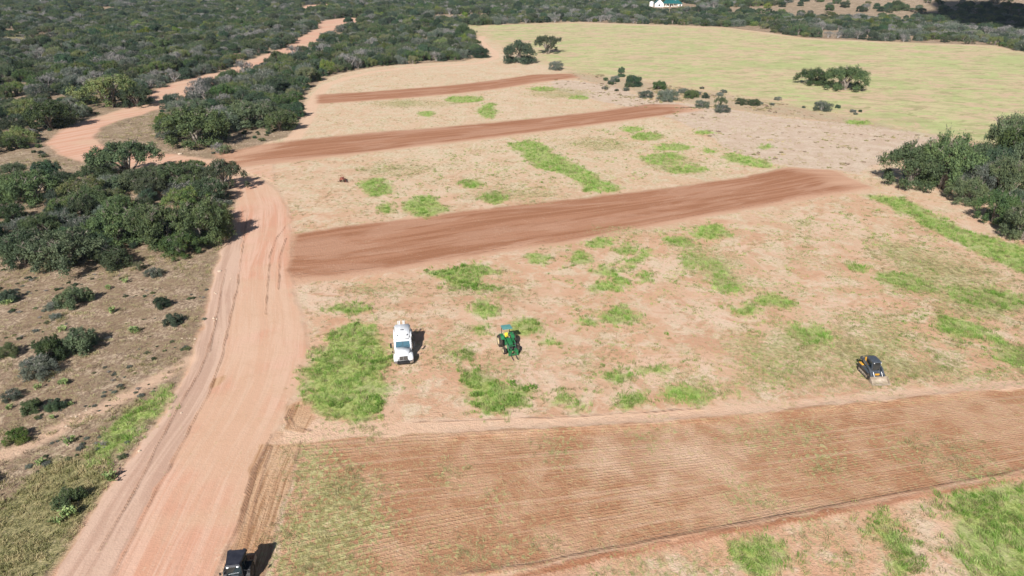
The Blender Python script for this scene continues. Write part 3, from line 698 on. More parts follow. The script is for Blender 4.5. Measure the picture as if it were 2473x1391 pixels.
KINDS = {}
def kind(name, leafkey, seed, n, zc, rz, rl, leaves, size, spread=0.72, low=0.0, bare=0, stems=3, bark=None, shell=0.35, floor=0.05):
    lb = dome_lobes(seed, n, zc, rz, rl, spread, low)
    KINDS[name] = (leaf_mesh(name + '_crown', seed, lb, leaves, size, LEAF[leafkey], floor, shell), trunk_mesh(name + '_trunk', seed, lb, bark or M_BARK, stems, 0.045, bare))
kind('oak_a', 'oak', 1, 34, 0.30, 0.60, 0.19, 29925, 0.0176, spread=0.84, low=0.5, shell=0.8, bare=1)
kind('oak_b', 'oak', 2, 40, 0.28, 0.64, 0.17, 29925, 0.0171, spread=0.84, low=0.5, shell=0.8, bare=1)
kind('oak_c', 'oak', 3, 28, 0.32, 0.60, 0.21, 28262, 0.0181, spread=0.80, low=0.4, shell=0.8, bare=1)
kind('oak_open', 'oak', 4, 34, 0.42, 0.54, 0.14, 17290, 0.0176, spread=0.84, low=0.0, bare=1, stems=2, shell=0.7)
kind('oak_open_b', 'oak', 14, 30, 0.40, 0.56, 0.15, 15295, 0.0181, spread=0.86, low=0.1, bare=1, stems=3, shell=0.7)
kind('juniper_a', 'juniper', 5, 26, 0.20, 0.76, 0.19, 28262, 0.0176, spread=0.74, low=0.8)
kind('juniper_b', 'juniper', 6, 22, 0.18, 0.82, 0.20, 26600, 0.0186, spread=0.68, low=0.9)
kind('mesquite_a', 'mesquite', 7, 26, 0.32, 0.57, 0.18, 18620, 0.0156, spread=0.84, low=0.3, bare=1, shell=0.8)
kind('mesquite_b', 'mesquite', 8, 22, 0.30, 0.58, 0.19, 17955, 0.0161, spread=0.82, low=0.4, bare=1, shell=0.8)
kind('brush_a', 'brush', 9, 30, 0.22, 0.62, 0.18, 19950, 0.0161, spread=0.84, low=0.7, bare=1, bark=M_DEAD)
kind('brush_b', 'brush', 10, 26, 0.20, 0.64, 0.19, 19285, 0.0166, spread=0.82, low=0.6, bare=1, bark=M_DEAD, shell=0.5)
kind('bare_a', 'bare', 11, 20, 0.46, 0.44, 0.18, 3847, 0.0162, spread=0.76, low=0.2, bare=5, bark=M_DEAD, shell=0.9)
kind('dead_a', 'bare', 16, 8, 0.55, 0.40, 0.22, 60, 0.030, spread=0.80, bare=5, bark=M_DEAD, shell=0.9)
kind('bright_a', 'bright', 12, 20, 0.18, 0.66, 0.20, 17290, 0.0186, spread=0.78, low=0.6)
kind('shrub_a', 'juniper', 13, 18, 0.12, 0.74, 0.22, 17290, 0.0217, spread=0.72, low=0.8)
kind('shrub_b', 'oak', 15, 20, 0.12, 0.72, 0.21, 17290, 0.0217, spread=0.75, low=0.8)

def crown_only(mesh, name):
    o = bpy.data.objects.new(name, mesh); return o
def plant(kn, x, y, R, h, rot, label, cat, group=None, name=None, parts=True, z=None):
    z = float(height(x, y)) if z is None else z
    nm = name or {'oak': 'live_oak', 'jun': 'juniper_tree', 'mes': 'mesquite_tree', 'bru': 'brush_tree', 'bar': 'bare_tree', 'dea': 'dead_tree', 'bri': 'leafy_bush', 'shr': 'evergreen_shrub'}[kn[:3]]
    cm, tm = KINDS[kn]
    root = bpy.data.objects.new(nm, None) if parts else bpy.data.objects.new(nm, cm)
    root.location = (x, y, z - 0.03); root.rotation_euler = (0, 0, rot); root.scale = (R, R, h)
    COL.objects.link(root); mark(root, None, label, cat, group)
    if parts:
        for pn, me in (('crown', cm), ('trunk', tm)):
            c = bpy.data.objects.new(pn, me); COL.objects.link(c); c.parent = root
    return root

rnd = random.Random(77)
# (kind, middle x of the crown, lowest y of the crown, width, height in photo pixels, label)
NAMED = [
    ('oak_open', 312, 448, 178, 88, 'open crowned live oak with bare lower limbs, on the road bend'), ('oak_open_b', 545, 470, 110, 92, 'spiky live oak casting its branchy shadow on the road, the upper of two'),
    ('oak_open', 440, 462, 110, 78, 'ragged open oak between the road bend oak and the spiky roadside oak'), ('oak_a', 500, 600, 150, 135, 'broad live oak throwing the lower branchy shadow on the road'),
    ('oak_b', 290, 602, 150, 120, 'rounded live oak at the left end of the big roadside clump'), ('oak_c', 392, 612, 160, 140, 'tall live oak in the middle of the big roadside clump'),
    ('mesquite_a', 450, 520, 120, 80, 'yellowish crowned tree on top of the big roadside clump'), ('oak_b', 440, 628, 110, 80, 'low oak at the front foot of the big roadside clump'),
    ('oak_b', 235, 455, 100, 52, 'low dark oak at the left foot of the road bend oak'), ('oak_c', 345, 468, 110, 56, 'low dark oak in front of the road bend oak trunks'), ('oak_a', 400, 452, 100, 62, 'bushy oak filling the gap right of the road bend oak'),
    ('shrub_b', 300, 470, 90, 34, 'green shrub under the road bend oak'), ('brush_b', 465, 440, 80, 50, 'grey green tree behind the ragged open oak'), ('oak_b', 505, 500, 110, 80, 'dark oak between the spiky roadside oak and the broad live oak'),
    ('oak_a', 165, 668, 190, 120, 'dark spreading oak at the front of the left clump, yellow green at its foot'), ('oak_c', 60, 650, 130, 110, 'dark oak on the left photo edge behind the front clump oak'),
    ('juniper_a', 255, 590, 90, 60, 'dark low juniper in the shade left of the roadside clump'), ('oak_b', 85, 500, 150, 90, 'wide oak at the left below the straw clearing'),
    ('mesquite_b', 200, 500, 130, 85, 'grey green tree with pale trunk in the middle of the left brush'), ('brush_a', 150, 560, 100, 60, 'blue grey brush between the two left oaks'),
    ('brush_b', 60, 572, 90, 60, 'grey thorn brush near the left photo edge above the dark oak'), ('oak_a', 25, 545, 90, 60, 'small oak cut by the left photo edge'), ('juniper_b', 140, 500, 60, 50, 'dark narrow tree between the wide left oak and the pale trunk tree'),
    ('brush_a', 265, 470, 90, 55, 'low grey brush left below the open crowned oak'), ('oak_c', 365, 480, 90, 60, 'small round oak just under the open crowned oak'),
    ('oak_b', 478, 362, 180, 105, 'big dark rounded oak at the lower end of the brush island'), ('brush_b', 520, 330, 120, 60, 'grey green oak behind the big dark island oak'), ('dead_a', 545, 318, 60, 52, 'leafless grey tree with forked white limbs in the brush island'),
    ('oak_a', 610, 315, 130, 62, 'dark oak in the middle of the brush island'), ('oak_c', 678, 322, 90, 62, 'green oak at the right end of the brush island'), ('juniper_a', 722, 285, 44, 38, 'small round juniper beside the sandy track, throwing a shadow on it'),
    ('bright_a', 398, 305, 52, 36, 'small bright yellow green bush beside the winding road'), ('bright_a', 440, 290, 40, 26, 'second bright green bush just right of the small yellow green one'), ('brush_a', 420, 255, 60, 20, 'tan brush at the inner edge of the winding road'),
    ('oak_c', 125, 318, 130, 78, 'dark oak on the outer road bend casting shadow over the road'), ('bright_a', 50, 352, 84, 46, 'bright leafy tree left of the road bend'), ('mesquite_a', 270, 268, 165, 90, 'large grey green oak above the road bend'),
    ('oak_b', 330, 262, 90, 60, 'dark oak beside the road, right of the large grey green one'), ('oak_b', 30, 330, 80, 50, 'dark bush on the left edge above the bright leafy tree'),
    ('juniper_a', 1252, 157, 96, 54, 'dark rounded juniper where the sandy track passes between trees'), ('oak_open_b', 1322, 132, 82, 42, 'umbrella shaped live oak at the near corner of the hay field'),
    ('brush_a', 1342, 171, 44, 28, 'grey ball shaped bush below the umbrella shaped oak'), ('juniper_b', 1162, 142, 46, 28, 'low dark bush left of the sandy track'), ('juniper_b', 1500, 187, 22, 25, 'small dark upright juniper on the edge of the hay field'),
    ('shrub_a', 1530, 211, 54, 26, 'grey green shrub mound right below the upright juniper'), ('brush_b', 1485, 196, 24, 16, 'small shrub left of the upright juniper'), ('oak_a', 1592, 218, 40, 22, 'olive brown shrub in the middle of the shrub row'),
    ('brush_a', 1610, 247, 62, 22, 'low grey shrub at the front of the shrub row'), ('shrub_b', 1668, 239, 42, 24, 'round dark shrub at the right of the shrub row'), ('brush_b', 1560, 238, 40, 18, 'thin shrub between the mound and the front grey shrub'),
    ('mesquite_b', 1739, 262, 32, 34, 'small yellow brown tree standing over a grey bush'), ('brush_a', 1743, 274, 42, 15, 'flat blue grey bush at the foot of the yellow brown tree'), ('shrub_b', 1790, 255, 34, 20, 'left one of two dark bushes that touch, on pale ground'),
    ('shrub_b', 1820, 257, 34, 18, 'right one of two dark bushes that touch, on pale ground'), ('brush_b', 1985, 270, 50, 9, 'flat grey shrub at the lower edge of the hay field'), ('brush_b', 1695, 262, 40, 16, 'thin grey brush left of the yellow brown tree'),
    ('oak_a', 1961, 208, 78, 44, 'left dark oak of the pair standing alone in the hay field'), ('oak_b', 2038, 223, 114, 66, 'right oak of the pair in the hay field, wider and taller than its neighbour'),
    ('oak_b', 2195, 462, 150, 130, 'dense dark oak at the left end of the right hand grove'), ('oak_a', 2275, 470, 150, 160, 'tall dense oak in the right hand grove'), ('brush_a', 2355, 475, 110, 110, 'grey green tree with pale stems in the right hand grove'),
    ('oak_c', 2430, 400, 120, 130, 'tall oak rising behind the right hand grove'), ('oak_c', 2425, 490, 120, 120, 'dark oak on the right photo edge, middle of the grove'), ('oak_b', 2400, 548, 100, 100, 'lowest dark oak at the front of the right hand grove'),
    ('oak_a', 2465, 590, 110, 110, 'dark oak cut by the right photo edge at the front of the grove'), ('oak_b', 2510, 470, 160, 170, 'oak mostly outside the right photo edge'), ('oak_c', 2550, 610, 150, 130, 'oak outside the right photo edge beside the grove'),
    ('oak_c', 2345, 440, 110, 100, 'dark oak filling the back of the right hand grove'), ('juniper_a', 2395, 455, 90, 100, 'deep green juniper in the middle of the right hand grove'), ('oak_b', 2450, 420, 110, 130, 'dark oak below the tallest crown of the grove'),
    ('oak_a', 2330, 500, 90, 80, 'dark low oak at the front right of the tall dense grove oak'), ('juniper_b', 2450, 540, 90, 90, 'deep green juniper near the photo edge in the grove'), ('oak_c', 2380, 400, 80, 60, 'small round oak at the back of the grove'),
]
BUSH = [
    ('shrub_b', 280, 655, 100, 40, 'low wide bush at the foot of the front clump oak'), ('brush_a', 373, 672, 46, 26, 'small blue grey bush in the dry grass'), ('shrub_b', 180, 747, 92, 46, 'round green bush alone on the dry slope'),
    ('shrub_a', 20, 735, 54, 44, 'green bush at the left edge with cactus at its foot'), ('shrub_a', 392, 748, 48, 40, 'small dark bush with shadow near the rocky road edge'), ('shrub_a', 420, 790, 54, 28, 'dark bush in the pale grass tuft nearest the road'),
    ('shrub_b', 125, 880, 90, 86, 'dark tall left half of the double bush on the left slope'), ('shrub_b', 195, 862, 110, 66, 'right half of the double bush on the left slope'), ('brush_a', 95, 918, 100, 56, 'grey twiggy bush in front of the double bush'),
    ('bright_a', 22, 868, 62, 50, 'bright leafy bush left of the double bush'), ('shrub_b', 76, 1002, 60, 34, 'left bush of the small pair on the left slope'), ('shrub_a', 136, 996, 52, 42, 'right darker bush of the small pair on the left slope'),
    ('bright_a', 45, 1076, 70, 52, 'bright green bush alone, its leafy shadow to its right'), ('shrub_b', 168, 1232, 82, 70, 'dark bush beside the cactus above the lower road edge'), ('brush_b', 130, 750, 40, 20, 'pale dry bush left of the round green bush'),
    ('brush_b', 30, 970, 50, 20, 'thin dry bush at the left photo edge'), ('shrub_a', -50, 1195, 80, 60, 'bush outside the left photo edge casting shadow into view'), ('brush_b', 135, 773, 30, 18, 'small grey sprig below the round green bush'),
    ('mesquite_b', 335, 655, 30, 30, 'thin yellowish bush beside the small blue grey bush'), ('brush_b', 250, 620, 60, 30, 'dry grey bush in the shade of the clump oak'),
]
def place(rec, cat=None, group=None):
    kn, cx, by, w, hp, label = rec
    x0, y0 = W(cx, by); d = depth_at(x0, y0); ppm = FPX / d; dist = math.hypot(x0, y0)
    dl = math.atan2(CAM_H, dist); R = w / ppm / 2 * 1.02
    h = (hp / ppm - 1.5 * R * math.sin(dl)) / math.cos(dl)
    h = min(max(h, 0.95 * R), 2.2 * R) * 1.06
    x1, y1 = x0 * (1 + 0.72 * R / dist), y0 * (1 + 0.72 * R / dist)
    k = 1 + 0.72 * R * CT / d
    x, y = x0 + (x1 - x0), y0 + (y1 - y0)
    x = (cx - 1236.5) / FPX * depth_at(x, y)
    if cat is None: cat = 'bush' if (rec in BUSH or kn[:3] in ('shr', 'bri')) else 'tree'
    o = plant(kn, x, y, R, h, rnd.uniform(0, 6.28), label, cat, group)
    return (x, y, R)
TAKEN = [place(r) for r in NAMED] + [place(r) for r in BUSH]

# low scrub thickening the row of shrubs beside the hay field
rr2 = random.Random(21)
for i in range(34):
    t = rr2.random() ** 1.3; cx_ = 1455 + 620 * t + rr2.uniform(-12, 12); cy_ = 196 + 72 * t + rr2.uniform(-12, 22) * (1 - 0.5 * t)
    kn_ = rr2.choice(['brush_a', 'brush_b', 'shrub_a', 'shrub_b', 'brush_b']); w_ = rr2.uniform(12, 30) * (1 - 0.45 * t)
    lk = 'grey green' if kn_[0] == 'b' else 'dark green'
    place((kn_, cx_, cy_, w_, w_ * 0.6, 'low %s scrub bush in the row along the near edge of the hay field' % lk), 'bush', '%s scrub in the row beside the hay field' % lk)

# --- the brush: candidates on a jittered lattice, thinned by clearings, roads and open land
SPACE = 4.8
gx, gy = np.meshgrid(np.arange(-640, 640, SPACE), np.arange(55, 860, SPACE))
rg = np.random.default_rng(9)
gx = (gx + (rg.random(gx.shape) - 0.5) * SPACE * 0.95).ravel(); gy = (gy + (rg.random(gy.shape) - 0.5) * SPACE * 0.95).ravel()
inview = np.abs(gx) < 0.80 * gy + 22
gx, gy = gx[inview], gy[inview]
size = 1.35 + 2.0 * fbm(gx / 30, gy / 30, 3, 2) + 2.3 * rg.random(gx.size) ** 2.0     # crown radius
roads = union([MAIN_ROAD, UP_ROAD, TOP_ROAD], gx, gy)
ok = roads < -size * np.where(gy > 215, 0.35, 0.75) + np.where(gy > 215, 0.8, -0.3)
ok &= dline(P(PATH_LOOP), gx, gy, 12) > size * 0.85 + 1.8
ok &= sdf(OPEN, gx, gy) < -size * 0.55
ok &= sdf(BEND_OPEN, gx, gy) < -size * 0.5
ok &= (sdf(NW_CLEAR, gx, gy) < 0) | (rg.random(gx.size) < 0.22)
ok &= sdf(STRAW_SW, gx, gy) < -size * 0.4
ok &= ~((union(HILL_CLEAR, gx, gy) > 0) & (rg.random(gx.size) < 0.88))
dens = fbm(gx / 26, gy / 26, 71, 3) + 0.10 * (gy > 240) + 0.13 * ((gy < 330) & (gx > -120) & (gx < -20)) + 0.05 * (gy < 300)
ok &= rg.random(gx.size) < np.clip((dens - 0.34) / 0.17, 0.05, 1.0)
SWB = sdf(BRUSH_SW, gx, gy) > 0
swy = W(0, 640)[1]
ok &= ~(SWB & (gy < swy))                                    # the open left slope is placed by hand
ok &= ~((gx > 40) & (gy < 330) & (gx < 130) & (sdf(FAR_FIELD, gx, gy) > -6))
for (tx, ty, tr) in TAKEN:
    ok &= np.hypot(gx - tx, gy - ty) > tr * 0.85 + size * 0.35
house_xy = W(1612, 14)
ok &= ~((np.abs(gx - house_xy[0]) < 19) & (gy > house_xy[1] - 62) & (gy < house_xy[1] + 16))
gx, gy, size = gx[ok], gy[ok], size[ok]
hgt = size * rg.uniform(0.95, 1.45, gx.size)
kn_all = ['oak_a', 'oak_b', 'oak_c', 'juniper_a', 'juniper_b', 'mesquite_a', 'mesquite_b', 'brush_a', 'brush_b', 'bare_a', 'bright_a', 'oak_open']
pr = np.array([.15, .15, .13, .11, .05, .10, .08, .09, .05, .035, .035, .02]); pr /= pr.sum()
kk = rg.choice(len(kn_all), gx.size, p=pr)
grey = fbm(gx / 40, gy / 40, 90, 2) > 0.60
kk = np.where(grey & (rg.random(gx.size) < 0.5), rg.choice([7, 8, 9], gx.size), kk)
small = size < 2.2
app = size / (gy * CT + CAM_H * ST)
vis = np.abs(gx) < 0.76 * (gy * CT + CAM_H * ST) + 1
score = np.where(vis, app, 0)
order = np.argsort(-score)
n_tree = n_bush = 0; indiv = np.zeros(gx.size, bool)
def region(x, y):
    if x < -30 and y < W(0, 430)[1] + 3: return 'in the left brush below the road bend'
    if sdf(P([(380, 380), (400, 300), (520, 210), (740, 120), (800, 70), (1100, 50), (1200, 130), (780, 190), (735, 260), (720, 310), (560, 380)]), np.array([x]), np.array([y]))[0] > -4:
        return 'in the brush island between the two roads' if x < -55 and y < 280 else 'in the brush between the pink road and the hay field'
    if x < -0.25 * y: return 'in the wide woods left of the winding road' if y < 330 else 'far up in the left woods'
    if x > 60: return 'in the tree belt behind the hay field'
    return 'in the far woods beyond the winding road'
LOOKS = {'oak': 'dark green live oak', 'jun': 'deep green juniper', 'mes': 'olive green feathery tree', 'bru': 'grey green thorny tree', 'bar': 'bare grey twiggy tree', 'bri': 'light green leafy tree'}
BLOOK = {'oak': 'low dark green bush', 'jun': 'low deep green bush', 'mes': 'low olive bush', 'bru': 'low grey green bush', 'bar': 'low bare grey bush', 'bri': 'low light green bush'}
NT_MAX, NB_MAX = 225, 150
for i in order:
    isb = bool(small[i])
    if isb and n_bush >= NB_MAX or (not isb and n_tree >= NT_MAX): continue
    if score[i] <= 0: break
    kn = kn_all[kk[i]]; x, y = float(gx[i]), float(gy[i])
    rgn = region(x, y)
    if isb:
        n_bush += 1; lab = BLOOK[kn[:3]] + ' ' + rgn; cat = 'bush'
    else:
        n_tree += 1
        shp = 'large ' if size[i] > 3.0 else ('' if size[i] > 2.2 else 'small ')
        lab = shp + LOOKS[kn[:3]] + ' ' + rgn; cat = 'tree'
    plant(kn, x, y, float(size[i]), float(hgt[i]), float(rg.random() * 6.28), lab, cat, ('bushes ' if isb else 'trees ') + rgn, name='low_bush' if isb else None, parts=True)
    indiv[i] = True
    if n_tree >= NT_MAX and n_bush >= NB_MAX: break

# --- everything smaller than those in the photograph is one far wood, scattered on points
def scatter(name, protos, pts, rot, scl, idx, label, cat, kind='stuff', mats=None):
    """one object: geometry nodes put a prototype on every point"""
    coll = bpy.data.collections.new(name + '_sources')
    for i, ob in enumerate(protos): ob.name = '%s_source_%02d' % (name, i); coll.objects.link(ob)
    me = bpy.data.meshes.new(name)
    n = len(pts); me.vertices.add(n); me.vertices.foreach_set('co', np.asarray(pts, np.float32).ravel())
    me.attributes.new('rot', 'FLOAT_VECTOR', 'POINT').data.foreach_set('vector', np.asarray(rot, np.float32).ravel())
    me.attributes.new('scl', 'FLOAT_VECTOR', 'POINT').data.foreach_set('vector', np.asarray(scl, np.float32).ravel())
    me.attributes.new('idx', 'INT', 'POINT').data.foreach_set('value', np.asarray(idx, np.int32))
    me.update()
    o = bpy.data.objects.new(name, me); COL.objects.link(o); mark(o, kind, label, cat)
    ng = bpy.data.node_groups.new(name, 'GeometryNodeTree')
    ng.interface.new_socket('Geometry', in_out='INPUT', socket_type='NodeSocketGeometry'); ng.interface.new_socket('Geometry', in_out='OUTPUT', socket_type='NodeSocketGeometry')
    gi = ng.nodes.new('NodeGroupInput'); go = ng.nodes.new('NodeGroupOutput')
    ci = ng.nodes.new('GeometryNodeCollectionInfo'); ci.inputs[0].default_value = coll; ci.inputs['Separate Children'].default_value = True; ci.inputs['Reset Children'].default_value = True
    ip = ng.nodes.new('GeometryNodeInstanceOnPoints'); ip.inputs['Pick Instance'].default_value = True
    def at(nm, ty):
        a = ng.nodes.new('GeometryNodeInputNamedAttribute'); a.data_type = ty; a.inputs[0].default_value = nm; return a.outputs[0]
    ng.links.new(gi.outputs[0], ip.inputs['Points']); ng.links.new(ci.outputs[0], ip.inputs['Instance'])
    ng.links.new(at('idx', 'INT'), ip.inputs['Instance Index']); ng.links.new(at('rot', 'FLOAT_VECTOR'), ip.inputs['Rotation']); ng.links.new(at('scl', 'FLOAT_VECTOR'), ip.inputs['Scale'])
    ng.links.new(ip.outputs[0], go.inputs[0])
    md = o.modifiers.new('scatter', 'NODES'); md.node_group = ng
    return o
def joined(kn):
    """crown and trunk of a kind in one mesh, for scattering"""
    import bmesh
    cm, tm = KINDS[kn]; bm = bmesh.new(); bm.from_mesh(cm); n0 = len(bm.faces); bm.from_mesh(tm); bm.faces.ensure_lookup_table()
    for f in bm.faces[n0:]: f.material_index = 1
    me = bpy.data.meshes.new(kn + '_whole'); bm.to_mesh(me); bm.free(); me.materials.append(cm.materials[0]); me.materials.append(tm.materials[0]); return bpy.data.objects.new(kn, me)
rest = ~indiv
fx, fy = gx[rest], gy[rest]; fs = size[rest]; fh = hgt[rest]
# understory filling between the trees
ux, uy = np.meshgrid(np.arange(-260, 150, 2.6), np.arange(100, 360, 2.6))
ux = (ux + (rg.random(ux.shape) - 0.5) * 2.4).ravel(); uy = (uy + (rg.random(uy.shape) - 0.5) * 2.4).ravel()
us = 0.45 + 0.75 * rg.random(ux.size)
k2 = (np.abs(ux) < 0.78 * uy + 15) & (union([MAIN_ROAD, UP_ROAD], ux, uy) < -1.2) & (dline(P(PATH_LOOP), ux, uy, 12) > 3) & (sdf(OPEN, ux, uy) < -1.2) & (sdf(BEND_OPEN, ux, uy) < 0) & (sdf(NW_CLEAR, ux, uy) < 0) & (sdf(STRAW_SW, ux, uy) < 0)
k2 &= ~((uy < swy) & (sdf(BRUSH_SW, ux, uy) > 0)) & (rg.random(ux.size) < np.clip((fbm(ux / 14, uy / 14, 44, 3) - 0.42) / 0.25, 0.03, 0.55))
ux, uy, us = ux[k2], uy[k2], us[k2]
# beyond 860 m: sparser, larger
bx, by_ = np.meshgrid(np.arange(-1400, 1400, 9.0), np.arange(860, 1700, 9.0))
bx = (bx + (rg.random(bx.shape) - .5) * 8).ravel(); by_ = (by_ + (rg.random(by_.shape) - .5) * 8).ravel(); k3 = np.abs(bx) < 0.8 * by_
bx, by_ = bx[k3], by_[k3]; bs = 2.6 + 2.6 * rg.random(bx.size)
AXX = np.concatenate([fx, bx]); AYY = np.concatenate([fy, by_]); ASS = np.concatenate([fs, bs]); AHH = np.concatenate([fh, bs * 1.2])
AKK = np.concatenate([kk[rest], rg.choice(len(kn_all), bx.size, p=pr)])
scatter('far_woods', [joined(k) for k in kn_all], np.stack([AXX, AYY, height(AXX, AYY) - 0.05], 1), np.stack([0 * AXX, 0 * AXX, rg.random(AXX.size) * 6.28], 1), np.stack([ASS, ASS, AHH], 1), AKK,
        'far dense green woods and brush reaching to the top of the photo', 'woods')
scatter('undergrowth', [joined(k) for k in ('shrub_a', 'shrub_b', 'brush_b', 'mesquite_b', 'bright_a')], np.stack([ux, uy, height(ux, uy) - 0.05], 1), np.stack([0 * ux, 0 * ux, rg.random(ux.size) * 6.28], 1),
        np.stack([us, us, us * 0.9], 1), rg.choice(5, ux.size, p=[.25, .3, .25, .15, .05]), 'low green undergrowth between the trees of the brush', 'undergrowth')
print('COUNTS trees', n_tree, 'bush', n_bush, 'far', len(AXX), 'under', len(ux), 'candidates', len(gx))

# ------------------------------------------------------------------ grass, dry tufts, cactus, stones
def blade_material(name, base, tip, alt, transl=0.3):
    g = NT(name)
    pos = g.n('ShaderNodeNewGeometry').outputs['Position']
    rnd_ = g.n('ShaderNodeObjectInfo').outputs['Random']
    f = g.attr('leaf').outputs['Fac']
    c = g.mix(f, base, tip)
    c = g.mix(g.ramp(g.math('ADD', g.noise(pos, 0.5, 3, 0.65), g.math('MULTIPLY', g.math('SUBTRACT', rnd_, 0.5), 0.35)), 0.42, 0.64), c, alt)
    hs = g.n('ShaderNodeHueSaturation'); g.put(hs.inputs['Color'], c)
    g.put(hs.inputs['Value'], g.math('ADD', 0.86, g.math('MULTIPLY', rnd_, 0.28)))
    return g.finish(hs.outputs[0], 0.6, spec=0.25, transl=transl)
def tuft_mesh(name, seed, n, rad, hgt, width, droop, mat, lean=(0, 0)):
    rg_ = np.random.default_rng(seed); vs = []; fs = []; at = []
    for i in range(n):
        a = rg_.random() * 6.283; q = rad * math.sqrt(rg_.random()); x, y = q * math.cos(a), q * math.sin(a)
        h = hgt * (0.55 + 0.6 * rg_.random()); a2 = a + rg_.normal() * 0.7
        dx, dy = math.cos(a2) * droop * h * rg_.random() + lean[0] * h, math.sin(a2) * droop * h * rg_.random() + lean[1] * h
        t = rg_.random() * 6.283; wx_, wy_ = math.cos(t) * width, math.sin(t) * width; b = len(vs); k = rg_.random()
        for fr_, w_ in ((0, 1.0), (0.55, 0.9), (1.0, 0.12)):
            z = h * (fr_ if fr_ < 1 else 0.95 - 0.25 * droop); ox, oy = dx * fr_ ** 2, dy * fr_ ** 2
            vs += [(x + ox - wx_ * w_, y + oy - wy_ * w_, z), (x + ox + wx_ * w_, y + oy + wy_ * w_, z)]; at += [min(1, max(0, fr_ * 0.75 + (k - 0.5) * 0.6))] * 2
        fs += [(b, b + 1, b + 3, b + 2), (b + 2, b + 3, b + 5, b + 4)]
    me = bpy.data.meshes.new(name); me.from_pydata(vs, [], fs); me.attributes.new('leaf', 'FLOAT', 'POINT').data.foreach_set('value', np.array(at, np.float32)); me.materials.append(mat)
    return bpy.data.objects.new(name, me)
M_GG = blade_material('tall_green_grass_blades', (0.145, 0.280, 0.035), (0.330, 0.560, 0.110), (0.430, 0.540, 0.185))
M_DG = blade_material('deep_green_weed_leaves', (0.110, 0.210, 0.032), (0.250, 0.410, 0.080), (0.340, 0.410, 0.130))
M_SG = blade_material('dry_straw_blades', (0.300, 0.235, 0.130), (0.600, 0.490, 0.300), (0.420, 0.400, 0.200), 0.2)
M_OG = blade_material('olive_grass_blades', (0.170, 0.170, 0.060), (0.400, 0.390, 0.180), (0.460, 0.380, 0.210), 0.2)
M_BG = blade_material('brown_litter_blades', (0.170, 0.120, 0.085), (0.380, 0.290, 0.210), (0.290, 0.240, 0.140), 0.1)

def in_poly(poly_list, dens, seed, warp=1.4, edge=0.0, ref=70.0, power=1.2, ymax=1e9):
    """random ground points inside polygons, thinning out with distance"""
    r = np.random.default_rng(seed); outx = []; outy = []
    for p in poly_list:
        x0, y0 = p.min(0) - 2; x1, y1 = p.max(0) + 2
        x0, x1 = max(x0, -200), min(x1, 220); y1 = min(y1, ymax, 420)
        if x1 <= x0 or y1 <= y0: continue
        n = int((x1 - x0) * (y1 - y0) * dens)
        x = x0 + r.random(n) * (x1 - x0); y = y0 + r.random(n) * (y1 - y0)
        d = y * CT + CAM_H * ST
        k = (r.random(n) < np.minimum(1, (ref / d) ** power)) & (np.abs(x) < 0.79 * d + 3) & (y > 32)
        x, y = x[k], y[k]
        qx = x + warp * 2 * (fbm(x / 3.5, y / 3.5, 31, 3) - 0.5); qy = y + warp * 2 * (fbm(x / 3.5, y / 3.5, 47, 3) - 0.5)
        s = sdf(p, qx, qy)
        k = s + r.normal(size=x.size) * 0.75 > edge
        outx.append(x[k]); outy.append(y[k])
    return np.concatenate(outx), np.concatenate(outy)
def field_scatter(name, protos, x, y, s0, s1, label, cat, seed=1, tall=1.0, wild=0.5):
    r = np.random.default_rng(seed); n = len(x); d = y * CT + CAM_H * ST
    s = (s0 + (s1 - s0) * r.random(n)) * np.clip(d / 85, 0.85, 1.6) ** 0.4
    sz = s * tall * (0.75 + 0.5 * fbm(x / 4, y / 4, 12, 2)) * 1.0
    return scatter(name, protos, np.stack([x, y, height(x, y)], 1), np.stack([r.normal(size=n) * 0.06, r.normal(size=n) * 0.06, (fbm(x / 2.6, y / 2.6, 77, 3) - 0.5) * 7.0 + r.normal(size=n) * wild], 1), np.stack([s, s, sz], 1), r.integers(0, len(protos), n), label, cat)

x, y = in_poly(GREEN, 15.0, 5, warp=0.9, edge=-0.15, ref=64, power=1.6)
k = np.random.default_rng(31).random(x.size) < np.clip((fbm(x / 1.6, y / 1.6, 58, 3) - 0.30) / 0.25, 0.1, 1.0); x, y = x[k], y[k]
field_scatter('tall_green_grass', [tuft_mesh('g%d' % i, 100 + i, 17, 0.30, 0.46, 0.013, 0.55, M_GG if i < 3 else M_OG, (-0.42, -0.15)) for i in range(4)], x, y, 0.55, 1.25, 'tall bright green grass growing in patches on the pale soil', 'grass', 3)
ng_ = len(x)
big = [GREEN[0], GREEN[7], GREEN[2]] + GREEN[3:7]
x, y = in_poly(big, 1.1, 6)
k = fbm(x / 5, y / 5, 52, 3) > 0.56
field_scatter('green_weeds', [tuft_mesh('w%d' % i, 200 + i, 40, 0.36, 0.34, 0.035, 0.9, M_DG) for i in range(3)], x[k], y[k], 0.9, 1.4, 'darker broad leaved weeds standing inside the green grass patches', 'weeds', 4)
x, y = in_poly([P([(1380, 560), (1700, 540), (2100, 500), (2473, 640), (2700, 760), (2700, 900), (2473, 915), (2000, 945), (1400, 990), (1300, 700)]), P([(1180, 350), (1500, 300), (1900, 385), (1500, 440), (1150, 480), (850, 500), (860, 410)]), P([(1000, 1420), (1700, 1330), (2300, 1230), (2400, 1420)])], 5.0, 26, ref=70, power=1.3)
k = (np.random.default_rng(27).random(x.size) < np.clip((fbm(x / 2.2, y / 2.2, 28, 3) - 0.52) / 0.14, 0, 0.8) * (0.5 + fbm(x / 14, y / 14, 30, 2))) & (union(STRIP_P, x, y) < -1) & (sdf(HEADLAND, x, y) < -0.5)
